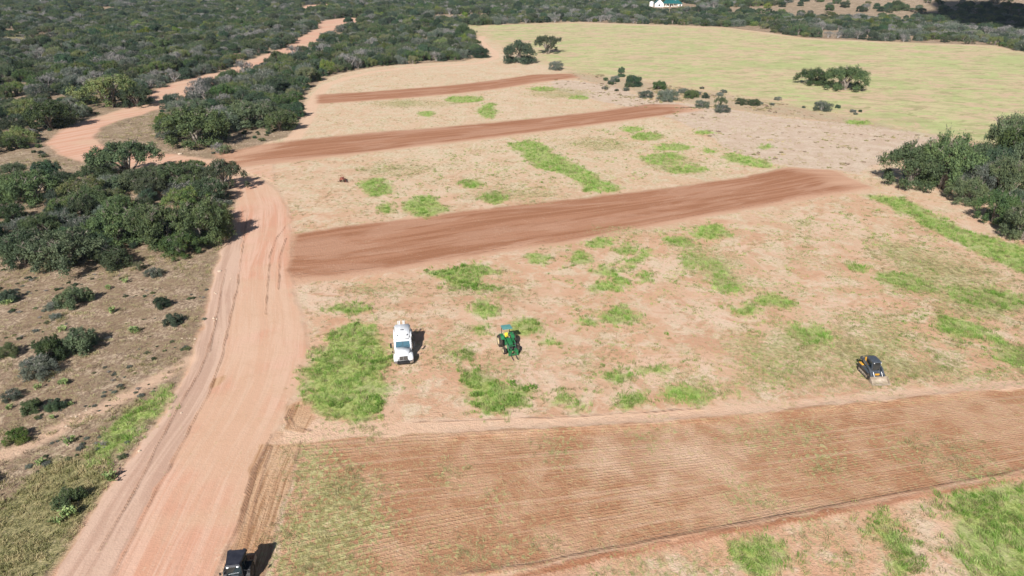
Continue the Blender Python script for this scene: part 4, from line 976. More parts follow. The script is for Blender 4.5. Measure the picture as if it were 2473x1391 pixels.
field_scatter('scattered_weeds', [tuft_mesh('q%d' % i, 250 + i, 16, 0.28, 0.30, 0.015, 0.9, (M_GG, M_OG, M_DG)[i]) for i in range(3)], x[k], y[k], 0.5, 1.1, 'small green and olive weeds scattered thinly over the pink soil', 'weeds', 14)
# dry tufts over the open soil, thicker where the litter is thick
x, y = in_poly([OPEN], 5.0, 8, ref=62, power=1.7, ymax=290)
bare_ = np.maximum(union([MAIN_ROAD, CHURN, HEADLAND], x, y), union(STRIP_P, x, y))
th = fbm(x / 7, y / 5, 14, 4)
k = (bare_ < -0.4) & (dline(loop, x, y, 8) > 2.0) & (np.random.default_rng(3).random(x.size) < np.clip((th - 0.42) / 0.24, 0.06, 0.7)) & (sdf(FAR_FIELD, x, y) < 2)
field_scatter('dry_grass_tufts', [tuft_mesh('d%d' % i, 300 + i, 20, 0.26, 0.20, 0.014, 1.2, M_SG) for i in range(4)], x[k], y[k], 0.55, 1.25, 'short dry straw tufts dotting the pale pink soil', 'dry grass', 5, wild=3.0)
nd_ = int(k.sum())
x, y = in_poly(WEEDY, 7.0, 9, warp=2.2, edge=-0.5)
k = np.random.default_rng(4).random(x.size) < np.clip((fbm(x / 3, y / 2.2, 24, 4) - 0.38) / 0.25, 0.06, 0.75)
field_scatter('cut_weeds', [tuft_mesh('c%d' % i, 400 + i, 16, 0.26, 0.17, 0.015, 1.5, (M_OG, M_SG, M_OG, M_SG)[i]) for i in range(4)], x[k], y[k], 0.7, 1.35, 'thin olive weeds lying over the furrows and along the field edge', 'weeds', 6)
x, y = in_poly([STRIP_P[3]], 1.0, 19)
k = np.random.default_rng(5).random(x.size) < np.clip((fbm(x / 5, y / 2.5, 29, 4) - 0.40) / 0.3, 0.04, 0.6)
field_scatter('field_litter', [tuft_mesh('l%d' % i, 500 + i, 14, 0.24, 0.09, 0.016, 1.8, M_SG) for i in range(3)], x[k], y[k], 0.6, 1.2, 'scattered straw litter on the brown furrowed field', 'litter', 7)
x, y = in_poly([BRUSH_SW, BEND_OPEN, STRAW_SW], 4.6, 10, ref=60, power=1.2)
th = fbm(x / 6, y / 4, 15, 4); r_ = np.random.default_rng(6).random(x.size); ol = sdf(OLIVE_SW, x, y) > 0
k = (union([MAIN_ROAD, UP_ROAD], x, y) < -0.5) & (r_ < np.where(ol, 0.9, np.clip((th - 0.34) / 0.3, 0.12, 0.85)))
x, y, ol, th = x[k], y[k], ol[k], th[k]
pick = ol | (th > 0.60) & (np.random.default_rng(7).random(x.size) < 0.4)
field_scatter('olive_grass', [tuft_mesh('o%d' % i, 600 + i, 26, 0.34, 0.34, 0.018, 1.0, M_OG) for i in range(4)], x[pick], y[pick], 0.7, 1.3, 'olive grass on the slope left of the road', 'grass', 8)
field_scatter('brown_grass', [tuft_mesh('b%d' % i, 700 + i, 24, 0.34, 0.22, 0.016, 1.2, M_BG if i % 2 else M_SG) for i in range(4)], x[~pick], y[~pick], 0.6, 1.25, 'brown dry grass covering the slope left of the road', 'dry grass', 9)
x, y = in_poly([PALE, GREY_DRY] + [P([(1440, 180), (1700, 222), (1880, 252), (1850, 268), (1650, 264), (1500, 236), (1440, 200)])] * 8, 0.12, 12, ref=150, power=1)
k = fbm(x / 14, y / 9, 33, 3) > 0.47
field_scatter('low_scrub', [tuft_mesh('s%d' % i, 800 + i, 40, 0.45, 0.30, 0.05, 1.0, M_OG if i else M_BG) for i in range(2)], x[k], y[k], 0.4, 1.1, 'tiny dark scrub dots on the pale chalky ground', 'scrub', 11)
print('GRASS', ng_, nd_, len(pick))

# stones along the rocky road edge
M_STONE = plain('limestone', (0.44, 0.33, 0.24), (0.66, 0.55, 0.43), 0.9, 5, 0.02)
def stone_mesh(seed, s=1.0):
    rd = random.Random(seed); mb = MB(); n = 7
    for zz, rr in ((0, 1.0), (0.35, 0.95), (0.62, 0.5)):
        mb.v += [(rr * rd.uniform(.75, 1.15) * math.cos(k * 6.283 / n) * s, rr * rd.uniform(.55, .85) * math.sin(k * 6.283 / n) * s, zz * s * rd.uniform(.85, 1.1)) for k in range(n)]
    mb.f = [(k, (k + 1) % n, n + (k + 1) % n, n + k) for k in range(n)] + [(n + k, n + (k + 1) % n, 2 * n + (k + 1) % n, 2 * n + k) for k in range(n)] + [tuple(range(2 * n, 3 * n))]
    mb.mi = [0] * len(mb.f)
    return mb.mesh('stone', M_STONE)
x, y = in_poly(ROCKY, 1.3, 13, edge=-0.3)
r_ = np.random.default_rng(8); k = fbm(x / 2.5, y / 2.5, 39, 2) > 0.5
x, y = x[k], y[k]; n = len(x); s = 0.05 + 0.16 * r_.random(n) ** 2.5
scatter('loose_stones', [bpy.data.objects.new('st%d' % i, stone_mesh(i)) for i in range(4)], np.stack([x, y, height(x, y) - 0.01], 1), np.stack([0 * x, 0 * x, r_.random(n) * 6.28], 1), np.stack([s, s, s], 1), r_.integers(0, 4, n), 'loose pale stones along the rocky edge left of the road', 'stones')
for px_, py_, s_, lb in [(261, 817, 0.42, 'flat pale boulder on the slope right of the double bush'), (435, 372, 0.6, 'pale boulder at the foot of the big dark island oak'), (530, 655, 0.35, 'pale stone at the left road edge below the tree shadow')]:
    o = bpy.data.objects.new('boulder', stone_mesh(int(px_))); COL.objects.link(o); xx, yy = W(px_, py_); o.location = (xx, yy, float(height(xx, yy)) - 0.02); o.scale = (s_, s_ * 1.3, s_ * 0.8); o.rotation_euler = (0, 0, px_); mark(o, None, lb, 'boulder')

# prickly pears: fleshy pads stacked on pads
M_PAD = plain('cactus_pads', (0.13, 0.20, 0.07), (0.34, 0.40, 0.15), 0.55, 3.0)
def pear_mesh(seed):
    rd = random.Random(seed); mb = MB()
    def pad(base, dirv, L, wdt, level):
        d = dirv.normalized(); side = d.cross(Vector((rd.uniform(-1, 1), rd.uniform(-1, 1), 0.2))).normalized(); nrm = d.cross(side).normalized(); n = 9; rim = []
        c = base + d * L / 2
        for k in range(n):
            t = 2 * math.pi * k / n; w = wdt * (0.8 + 0.2 * math.sin(t))
            rim.append(c + d * math.sin(t) * L / 2 + side * math.cos(t) * w / 2)
        vs = [p + nrm * 0.0 for p in rim] + [c + nrm * 0.028, c - nrm * 0.028]
        mb.add(vs, [(k, (k + 1) % n, n) for k in range(n)] + [((k + 1) % n, k, n + 1) for k in range(n)])
        if level < 3:
            for _ in range(rd.choice([1, 2, 2, 3])):
                t = rd.uniform(0.2, 0.8) * math.pi; b2 = c + d * math.sin(t) * L / 2 + side * math.cos(t) * wdt * 0.45
                pad(b2, d * 0.5 + side * math.cos(t) * 0.7 + Vector((rd.uniform(-.6, .6), rd.uniform(-.6, .6), 0.45)), L * rd.uniform(.8, 1.05), wdt * rd.uniform(.8, 1.05), level + 1)
    for _ in range(6):
        a = rd.uniform(0, 6.28); q = rd.uniform(0, 0.5)
        pad(Vector((q * math.cos(a), q * math.sin(a), 0)), Vector((rd.uniform(-.6, .6), rd.uniform(-.6, .6), 1)), 0.25, 0.19, 0)
    return mb.mesh('prickly_pear', M_PAD)
PM = [pear_mesh(i) for i in range(4)]
PEARS = [(134, 492, 1.0, 'pale prickly pear between the wide left oak and the roadside clump'), (298, 473, 1.3, 'prickly pear under the open crowned road bend oak'), (304, 683, 0.9, 'prickly pear left of the small blue grey bush'),
         (259, 698, 0.9, 'prickly pear above and right of the round green bush'), (15, 735, 1.0, 'prickly pear at the foot of the left edge bush'), (275, 756, 1.1, 'prickly pear on the dry slope right of the round green bush'),
         (154, 800, 1.0, 'prickly pear at the back of the double bush'), (318, 804, 1.2, 'yellowish prickly pear spread near the flat boulder'), (148, 928, 0.8, 'left of two prickly pears below the double bush'),
         (165, 928, 0.8, 'right of two prickly pears below the double bush'), (94, 938, 0.7, 'prickly pear below the grey twiggy bush'), (166, 980, 0.6, 'small prickly pear right of the small bush pair'), (20, 990, 0.7, 'prickly pear at the left photo edge below the thin dry bush'),
         (132, 1010, 0.6, 'small prickly pear in front of the small bush pair'), (171, 1069, 0.9, 'prickly pear right of the bright bush shadow'), (94, 1124, 0.8, 'prickly pear alone on bare ground below the bright bush'),
         (266, 1164, 1.2, 'prickly pear row on the road edge'), (182, 1240, 1.3, 'prickly pear right beside the dark bush by the lower road'), (148, 1258, 0.9, 'prickly pear below the dark bush by the lower road')]
for i, (px_, py_, s_, lb) in enumerate(PEARS):
    o = bpy.data.objects.new('prickly_pear', PM[i % 4]); COL.objects.link(o); xx, yy = W(px_, py_); o.location = (xx, yy, 0); o.scale = (s_ * 1.15, s_, s_ * 0.9); o.rotation_euler = (0, 0, i * 1.7)
    mark(o, None, lb, 'cactus', 'prickly pears on the left slope')

# scrub dotted over the open slope left of the road
x, y = in_poly([P([(-600, 640), (0, 640), (300, 650), (500, 690), (495, 740), (440, 860), (380, 980), (270, 1120), (100, 1130), (-100, 1230), (-600, 1300)])], 1.5, 23, ref=70, power=1)
k = np.random.default_rng(12).random(x.size) < np.clip((fbm(x / 4, y / 3, 65, 3) - 0.50) / 0.2, 0.0, 0.55)
x, y = x[k], y[k]; n = len(x); r_ = np.random.default_rng(14); s = 0.16 + 0.36 * r_.random(n) ** 2
scatter('slope_scrub', [joined(k_) for k_ in ('brush_b', 'bare_a', 'mesquite_b', 'shrub_b')], np.stack([x, y, height(x, y) - 0.03], 1), np.stack([0 * x, 0 * x, r_.random(n) * 6.28], 1), np.stack([s, s, s * 0.8], 1), r_.choice(4, n, p=[.4, .25, .2, .15]), 'small twiggy scrub dotted over the dry slope left of the road', 'scrub')

# ------------------------------------------------------------------ machines and buildings
M_WHITE = plain('white_truck_paint', (0.74, 0.75, 0.77), (0.80, 0.81, 0.82), 0.28, 2, coat=0.4)
M_BLACK = plain('black_plastic', (0.018, 0.018, 0.020), (0.03, 0.03, 0.032), 0.55, 6)
M_RUB = plain('tyre_rubber', (0.022, 0.021, 0.020), (0.10, 0.075, 0.055), 0.9, 5)
M_CHROME = plain('dull_chrome', (0.55, 0.56, 0.58), (0.66, 0.66, 0.67), 0.25, 3, metal=0.9)
M_STEEL = plain('dark_steel', (0.06, 0.06, 0.065), (0.12, 0.10, 0.09), 0.6, 4, metal=0.3)
M_LAMP = plain('lamp_lens', (0.75, 0.76, 0.78), None, 0.15, 3, spec=0.6)
M_GREEN = plain('green_machine_paint', (0.020, 0.145, 0.050), (0.030, 0.185, 0.068), 0.38, 3, coat=0.3)
M_TEAL = plain('faded_green_canopy', (0.085, 0.245, 0.235), (0.12, 0.30, 0.28), 0.6, 2)
M_YEL = plain('yellow_vinyl', (0.72, 0.60, 0.05), (0.80, 0.68, 0.08), 0.5, 3)
M_RIM = plain('cream_rims', (0.62, 0.50, 0.30), (0.70, 0.58, 0.38), 0.6, 4)
M_AMB = plain('amber_paint', (0.62, 0.31, 0.035), (0.70, 0.38, 0.06), 0.45, 4)
M_CHAR = plain('charcoal_paint', (0.050, 0.060, 0.075), (0.085, 0.095, 0.11), 0.35, 3, coat=0.2)
M_BUCK = plain('dusty_worn_steel', (0.30, 0.24, 0.18), (0.46, 0.38, 0.30), 0.75, 2.5)
M_NAVY = plain('black_roof_paint', (0.020, 0.021, 0.030), (0.036, 0.037, 0.048), 0.42, 2)
M_RED = plain('faded_red_paint', (0.27, 0.085, 0.06), (0.36, 0.16, 0.12), 0.6, 4)
M_DUST = plain('dusty_box_steel', (0.45, 0.30, 0.20), (0.60, 0.44, 0.32), 0.8, 6)
def glass(name, c, rough=0.06):
    g = NT(name); return g.finish(c, rough, spec=0.8, coat=0.6)
M_WIND = glass('windscreen_glass', (0.055, 0.125, 0.165)); M_GLASS = glass('dark_cab_glass', (0.012, 0.022, 0.026))
def lamp_mat():
    g = NT('lit_work_lamp'); e = g.n('ShaderNodeEmission'); e.inputs[0].default_value = (1, 1, 0.95, 1); e.inputs[1].default_value = 4.0
    g.t.links.new(e.outputs[0], g.out.inputs[0]); return g.m
M_LIT = lamp_mat()
def root_at(name, px_, py_, yaw, label, cat, dy=0.0):
    """empty on the ground; the machine's own front points along -Y, towards the camera"""
    xx, yy = W(px_, py_); o = bpy.data.objects.new(name, None); o.location = (xx, yy, 0.004); o.rotation_euler = (0, 0, R_(yaw)); COL.objects.link(o); mark(o, None, label, cat); return o
def wheel(parent, x, y, r, w, rim_mat, hub=0.55, lugs=0, name='wheel'):
    s = 1 if x > 0 else -1
    mb = MB(); mb.cyl((x, y, r), r, w, 'X', 26, r2=r * 0.9)
    for k in range(lugs):
        a = 2 * math.pi * k / lugs; mb.box((x + (0.24 * w if k % 2 else -0.24 * w), y + math.cos(a) * r * 1.01, r + math.sin(a) * r * 1.01), (w * 0.5, 0.05, 0.05), (a, 0.35 * (1 if k % 2 else -1), 0))
    wh = mb.obj(name, M_RUB, parent)
    mb = MB(); mb.cyl((x + s * w * 0.42, y, r), r * hub, w * 0.22, 'X', 20, r2=r * hub * 0.9); mb.cyl((x + s * w * 0.52, y, r), r * 0.17, w * 0.2, 'X', 10)
    mb.obj('rim', rim_mat, wh)
    return wh

def white_truck():
    t = root_at('semi_truck', 976, 884.5, 9, 'white sleeper cab semi truck without trailer beside the big grass patch', 'truck')
    # hood and fenders
    mb = MB()
    mb.hexa([(-0.62, 0.12, 0.62), (0.62, 0.12, 0.62), (0.95, 1.75, 0.75), (-0.95, 1.75, 0.75)], [(-0.56, 0.28, 1.32), (0.56, 0.28, 1.32), (0.84, 1.75, 1.62), (-0.84, 1.75, 1.62)])
    for s in (-1, 1):
        pr_ = [(0.10, 0.62), (0.08, 0.88), (0.22, 1.08), (0.55, 1.20), (0.95, 1.20), (1.35, 1.10), (1.62, 0.95), (1.72, 0.72), (1.42, 0.72), (1.30, 0.98), (0.95, 1.06), (0.62, 0.98), (0.48, 0.62)]
        mb.prism(pr_, s * 0.58, s * 1.13)
    mb.obj('hood', M_WHITE, t, 0.05, True)
    mb = MB(); mb.hexa([(-0.50, 0.09, 0.78), (0.50, 0.09, 0.78), (0.50, 0.16, 0.78), (-0.50, 0.16, 0.78)], [(-0.47, 0.22, 1.22), (0.47, 0.22, 1.22), (0.47, 0.30, 1.22), (-0.47, 0.30, 1.22)])
    gr = mb.obj('grille', M_BLACK, t)
    mb = MB()
    for k in range(5): mb.box((0, 0.10 + 0.026 * k, 0.84 + 0.08 * k), (0.96, 0.02, 0.018))
    mb.box((0, 0.145, 1.0), (0.05, 0.05, 0.48), (-0.28, 0, 0)); mb.obj('grille_bar', M_CHROME, gr)
    mb = MB(); mb.box((0, 0.02, 0.50), (1.5, 0.22, 0.26)); mb.box((0, 0.10, 0.64), (1.9, 0.12, 0.08)); bp = mb.obj('bumper', M_BLACK, t, 0.02)
    for s in (-1, 1):
        mb = MB(); mb.hexa([(s * 0.72, -0.08, 0.36), (s * 1.14, 0.14, 0.36), (s * 1.14, 0.34, 0.36), (s * 0.72, 0.2, 0.36)], [(s * 0.72, -0.08, 0.64), (s * 1.14, 0.14, 0.64), (s * 1.14, 0.34, 0.64), (s * 0.72, 0.2, 0.64)]); mb.obj('bumper_end', M_CHROME, bp, 0.02)
        mb = MB(); mb.hexa([(s * 0.70, 0.05, 0.70), (s * 1.08, 0.12, 0.70), (s * 1.10, 0.22, 0.70), (s * 0.70, 0.14, 0.70)], [(s * 0.72, 0.10, 0.92), (s * 1.06, 0.17, 0.90), (s * 1.08, 0.30, 0.90), (s * 0.72, 0.2, 0.92)]); mb.obj('headlight', M_LAMP, t, 0.02)
        mb = MB(); mb.box((s * 1.40, 1.95, 1.78), (0.20, 0.12, 0.62)); mb.tube([(s * 1.0, 2.1, 2.05), (s * 1.38, 1.97, 2.05)], 0.03); mb.tube([(s * 1.0, 2.1, 1.52), (s * 1.38, 1.97, 1.52)], 0.03); mb.obj('wing_mirror', M_BLACK, t, 0.02)
        mb = MB(); mb.tube([(s * 0.98, 1.15, 1.18), (s * 1.2, 1.0, 1.42)], 0.02); mb.box((s * 1.2, 0.98, 1.48), (0.16, 0.06, 0.2)); mb.obj('hood_mirror', M_BLACK, t)
    # cab with a raked windscreen
    mb = MB(); pr_ = [(1.70, 0.75), (1.70, 1.58), (2.16, 2.22), (3.05, 2.30), (3.05, 0.75)]; mb.prism(pr_, -1.0, 1.0); mb.obj('cab', M_WHITE, t, 0.05)
    mb = MB(); mb.hexa([(-0.86, 1.705, 1.60), (0.86, 1.705, 1.60), (0.86, 1.74, 1.56), (-0.86, 1.74, 1.56)], [(-0.80, 2.105, 2.17), (0.80, 2.105, 2.17), (0.80, 2.15, 2.14), (-0.80, 2.15, 2.14)]); ws = mb.obj('windscreen', M_WIND, t)
    mb = MB(); mb.box((0, 1.89, 1.885), (0.03, 0.03, 0.66), (-0.62, 0, 0)); mb.tube([(-0.6, 1.70, 1.64), (-0.1, 1.78, 1.76)], 0.015); mb.tube([(0.15, 1.70, 1.64), (0.65, 1.78, 1.76)], 0.015); mb.obj('wiper', M_BLACK, ws)
    for s in (-1, 1):
        mb = MB(); mb.prism([(1.95, 1.55), (2.22, 2.12), (2.72, 2.12), (2.72, 1.55)], s * 0.995, s * 1.008); mb.obj('side_window', M_GLASS, t)
        mb = MB(); mb.prism([(1.80, 0.90), (1.80, 1.48), (2.80, 1.48), (2.80, 0.90)], s * 1.0, s * 1.012); d_ = mb.obj('door', M_WHITE, t); mb = MB(); mb.box((s * 1.03, 2.68, 1.38), (0.03, 0.16, 0.04)); mb.obj('handle', M_BLACK, d_)
    # sun visor, sleeper and raised roof fairing
    mb = MB(); mb.hexa([(-0.84, 2.02, 2.20), (0.84, 2.02, 2.20), (0.84, 2.22, 2.24), (-0.84, 2.22, 2.24)], [(-0.84, 2.02, 2.24), (0.84, 2.02, 2.24), (0.84, 2.22, 2.30), (-0.84, 2.22, 2.30)]); mb.obj('sun_visor', M_WHITE, t, 0.01)
    mb = MB(); mb.prism([(3.05, 0.70), (3.05, 2.5), (4.72, 2.5), (4.72, 0.70)], -1.08, 1.08); mb.obj('sleeper', M_WHITE, t, 0.06)
    mb = MB(); mb.hexa([(-0.86, 2.24, 2.24), (0.86, 2.24, 2.24), (1.07, 4.70, 2.48), (-1.07, 4.70, 2.48)], [(-0.62, 2.62, 2.56), (0.62, 2.62, 2.56), (0.95, 4.68, 3.18), (-0.95, 4.68, 3.18)])
    rf = mb.obj('roof_fairing', M_WHITE, t, 0.14, True)
    mb = MB(); mb.box((0, 3.62, 2.885), (0.42, 0.10, 0.04), (0.29, 0, 0)); mb.obj('vent', M_BLACK, rf)
    for s in (-1, 1):
        mb = MB(); mb.box((s * 0.56, 2.78, 2.64), (0.10, 0.22, 0.04), (0.29, 0, -s * 0.5)); mb.obj('marker_lamp', M_STEEL, rf)
    for xx_ in (-0.44, -0.26, 0.16, 0.30):
        mb = MB(); mb.cyl((xx_, 4.86, 2.25), 0.055, 2.4, 'Z', 10); mb.obj('exhaust_stack', M_WHITE, t)
    mb = MB()
    for s in (-1, 1): mb.box((s * 0.42, 4.0, 0.62), (0.10, 7.0, 0.26))
    for yy_ in (0.9, 4.9, 6.2, 7.4): mb.box((0, yy_, 0.60), (0.86, 0.1, 0.2))
    mb.box((0, 6.2, 0.80), (0.9, 1.0, 0.08)); mb.obj('chassis', M_STEEL, t)
    for s in (-1, 1):
        wheel(t, s * 0.98, 0.95, 0.50, 0.30, M_CHROME)
        for yy_ in (5.6, 6.9): wheel(t, s * 0.88, yy_, 0.50, 0.56, M_CHROME)
        mb = MB(); mb.cyl((s * 0.85, 3.4, 0.55), 0.30, 1.3, 'Y', 16); mb.obj('fuel_tank', M_CHROME, t)
white_truck()

def green_tractor():
    t = root_at('tractor', 1229, 842, 17, 'green tractor with teal canopy, yellow seat and front pallet forks', 'tractor')
    # y runs from the forks (-) to the rear wheels (+)
    for s in (-1, 1):
        wheel(t, s * 0.86, 0.95, 0.74, 0.44, M_RIM, 0.58, 26, 'rear_wheel'); wheel(t, s * 0.86, -0.95, 0.44, 0.30, M_RIM, 0.58, 18, 'front_wheel')
        mb = MB(); mb.prism([(0.25, 1.25), (0.55, 1.55), (1.25, 1.56), (1.62, 1.30), (1.66, 1.05), (1.56, 1.28), (1.2, 1.48), (0.6, 1.47), (0.32, 1.20)], s * 0.42, s * 0.86); mb.obj('fender', M_GREEN, t, 0.02)
    mb = MB(); mb.hexa([(-0.27, -1.15, 0.72), (0.27, -1.15, 0.72), (0.33, 0.28, 0.72), (-0.33, 0.28, 0.72)], [(-0.23, -1.08, 1.22), (0.23, -1.08, 1.22), (0.30, 0.28, 1.42), (-0.30, 0.28, 1.42)]); hd = mb.obj('hood', M_GREEN, t, 0.05)
    mb = MB(); mb.box((0, -1.13, 0.98), (0.42, 0.05, 0.40), (-0.14, 0, 0)); mb.obj('grille', M_BLACK, hd)
    mb = MB(); mb.box((0, -0.4, 0.60), (0.40, 1.5, 0.36)); mb.box((0, 0.9, 0.62), (0.56, 1.2, 0.44)); mb.box((0, -0.85, 0.44), (1.2, 0.14, 0.16)); mb.box((0, 0.98, 0.72), (1.2, 0.24, 0.24)); mb.obj('chassis', M_STEEL, t, 0.01)
    mb = MB(); mb.box((0, 0.52, 0.82), (0.80, 0.62, 0.06)); mb.obj('footplate', M_BLACK, t)
    mb = MB(); mb.box((0, 0.94, 1.25), (0.44, 0.40, 0.14)); mb.box((0, 1.17, 1.44), (0.42, 0.12, 0.36), (-0.12, 0, 0)); mb.obj('seat', M_YEL, t, 0.05)
    mb = MB(); mb.tube([(0, 0.28, 1.2), (0, 0.46, 1.52)], 0.025)
    ring = [(0.19 * math.cos(a), 0.47 + 0.15 * math.sin(a), 1.52 + 0.09 * math.sin(a)) for a in [k * 0.5236 for k in range(13)]]; mb.tube(ring, 0.018, 5, cap=False); mb.box((0, 0.47, 1.52), (0.36, 0.03, 0.02)); mb.obj('steering_wheel', M_BLACK, t)
    mb = MB()
    for s in (-1, 1): mb.tube([(s * 0.50, 1.42, 0.95), (s * 0.50, 1.42, 2.42)], 0.045, 6); mb.tube([(s * 0.50, 1.42, 2.42), (s * 0.46, 0.75, 2.44)], 0.03, 6)
    mb.tube([(-0.50, 1.42, 2.40), (0.50, 1.42, 2.40)], 0.045, 6); mb.obj('roll_bar', M_BLACK, t)
    mb = MB(); mb.hexa([(-0.62, 0.42, 2.48), (0.62, 0.42, 2.48), (0.62, 1.62, 2.44), (-0.62, 1.62, 2.44)], [(-0.60, 0.44, 2.54), (0.60, 0.44, 2.54), (0.60, 1.60, 2.50), (-0.60, 1.60, 2.50)]); mb.obj('canopy', M_TEAL, t, 0.02)
    # loader: posts, bent arms, cross tube, cylinders, fork frame
    ld = MB()
    for s in (-1, 1):
        ld.box((s * 0.45, -0.02, 1.05), (0.12, 0.22, 0.80), (0, 0, 0))
        ld.prism([(0.02, 1.34), (0.06, 1.48), (-0.85, 1.40), (-1.75, 0.62), (-1.66, 0.50), (-0.78, 1.24)], s * 0.46, s * 0.56)
    ld.tube([(-0.5, -1.15, 1.04), (0.5, -1.15, 1.04)], 0.05, 8); la = ld.obj('loader_arms', M_GREEN, t, 0.008)
    for s in (-1, 1):
        mb = MB(); mb.tube([(s * 0.40, -0.05, 0.78), (s * 0.47, -0.75, 1.10)], [0.045, 0.045], 8); mb.tube([(s * 0.51, -1.0, 1.32), (s * 0.4, -1.72, 1.02)], 0.035, 8); mb.obj('hydraulic_cylinder', M_CHROME, la)
    mb = MB()
    for z_ in (0.30, 0.78): mb.box((0, -1.86, z_), (1.22, 0.07, 0.09))
    for x_ in (-0.57, -0.22, 0.22, 0.57): mb.box((x_, -1.86, 0.54), (0.08, 0.08, 0.50))
    for s in (-1, 1): mb.box((s * 0.42, -1.84, 0.53), (0.30, 0.05, 0.42)); mb.hexa([(s * 0.2, -1.95, 0.4), (s * 0.3, -1.95, 0.4), (s * 0.3, -1.8, 0.4), (s * 0.2, -1.8, 0.4)], [(s * 0.2, -1.70, 1.0), (s * 0.3, -1.70, 1.0), (s * 0.3, -1.6, 1.0), (s * 0.2, -1.6, 1.0)])
    mb.box((0, -1.9, 0.26), (1.24, 0.05, 0.2)); ff_ = mb.obj('fork_frame', M_GREEN, la, 0.008)
    for s in (-1, 1): mb = MB(); mb.box((s * 0.28, -2.42, 0.12), (0.10, 1.05, 0.04), top=(1, 1)); mb.box((s * 0.28, -1.92, 0.34), (0.10, 0.05, 0.46)); mb.obj('fork', M_STEEL, ff_)
    mb = MB(); mb.tube([(0.62, 0.7, 1.5), (0.66, 0.5, 1.86)], 0.015); mb.box((0.66, 0.48, 1.88), (0.05, 0.05, 0.08)); mb.box((0.62, 0.75, 1.45), (0.16, 0.3, 0.2)); mb.obj('control_lever', M_CHROME, t)
green_tractor()

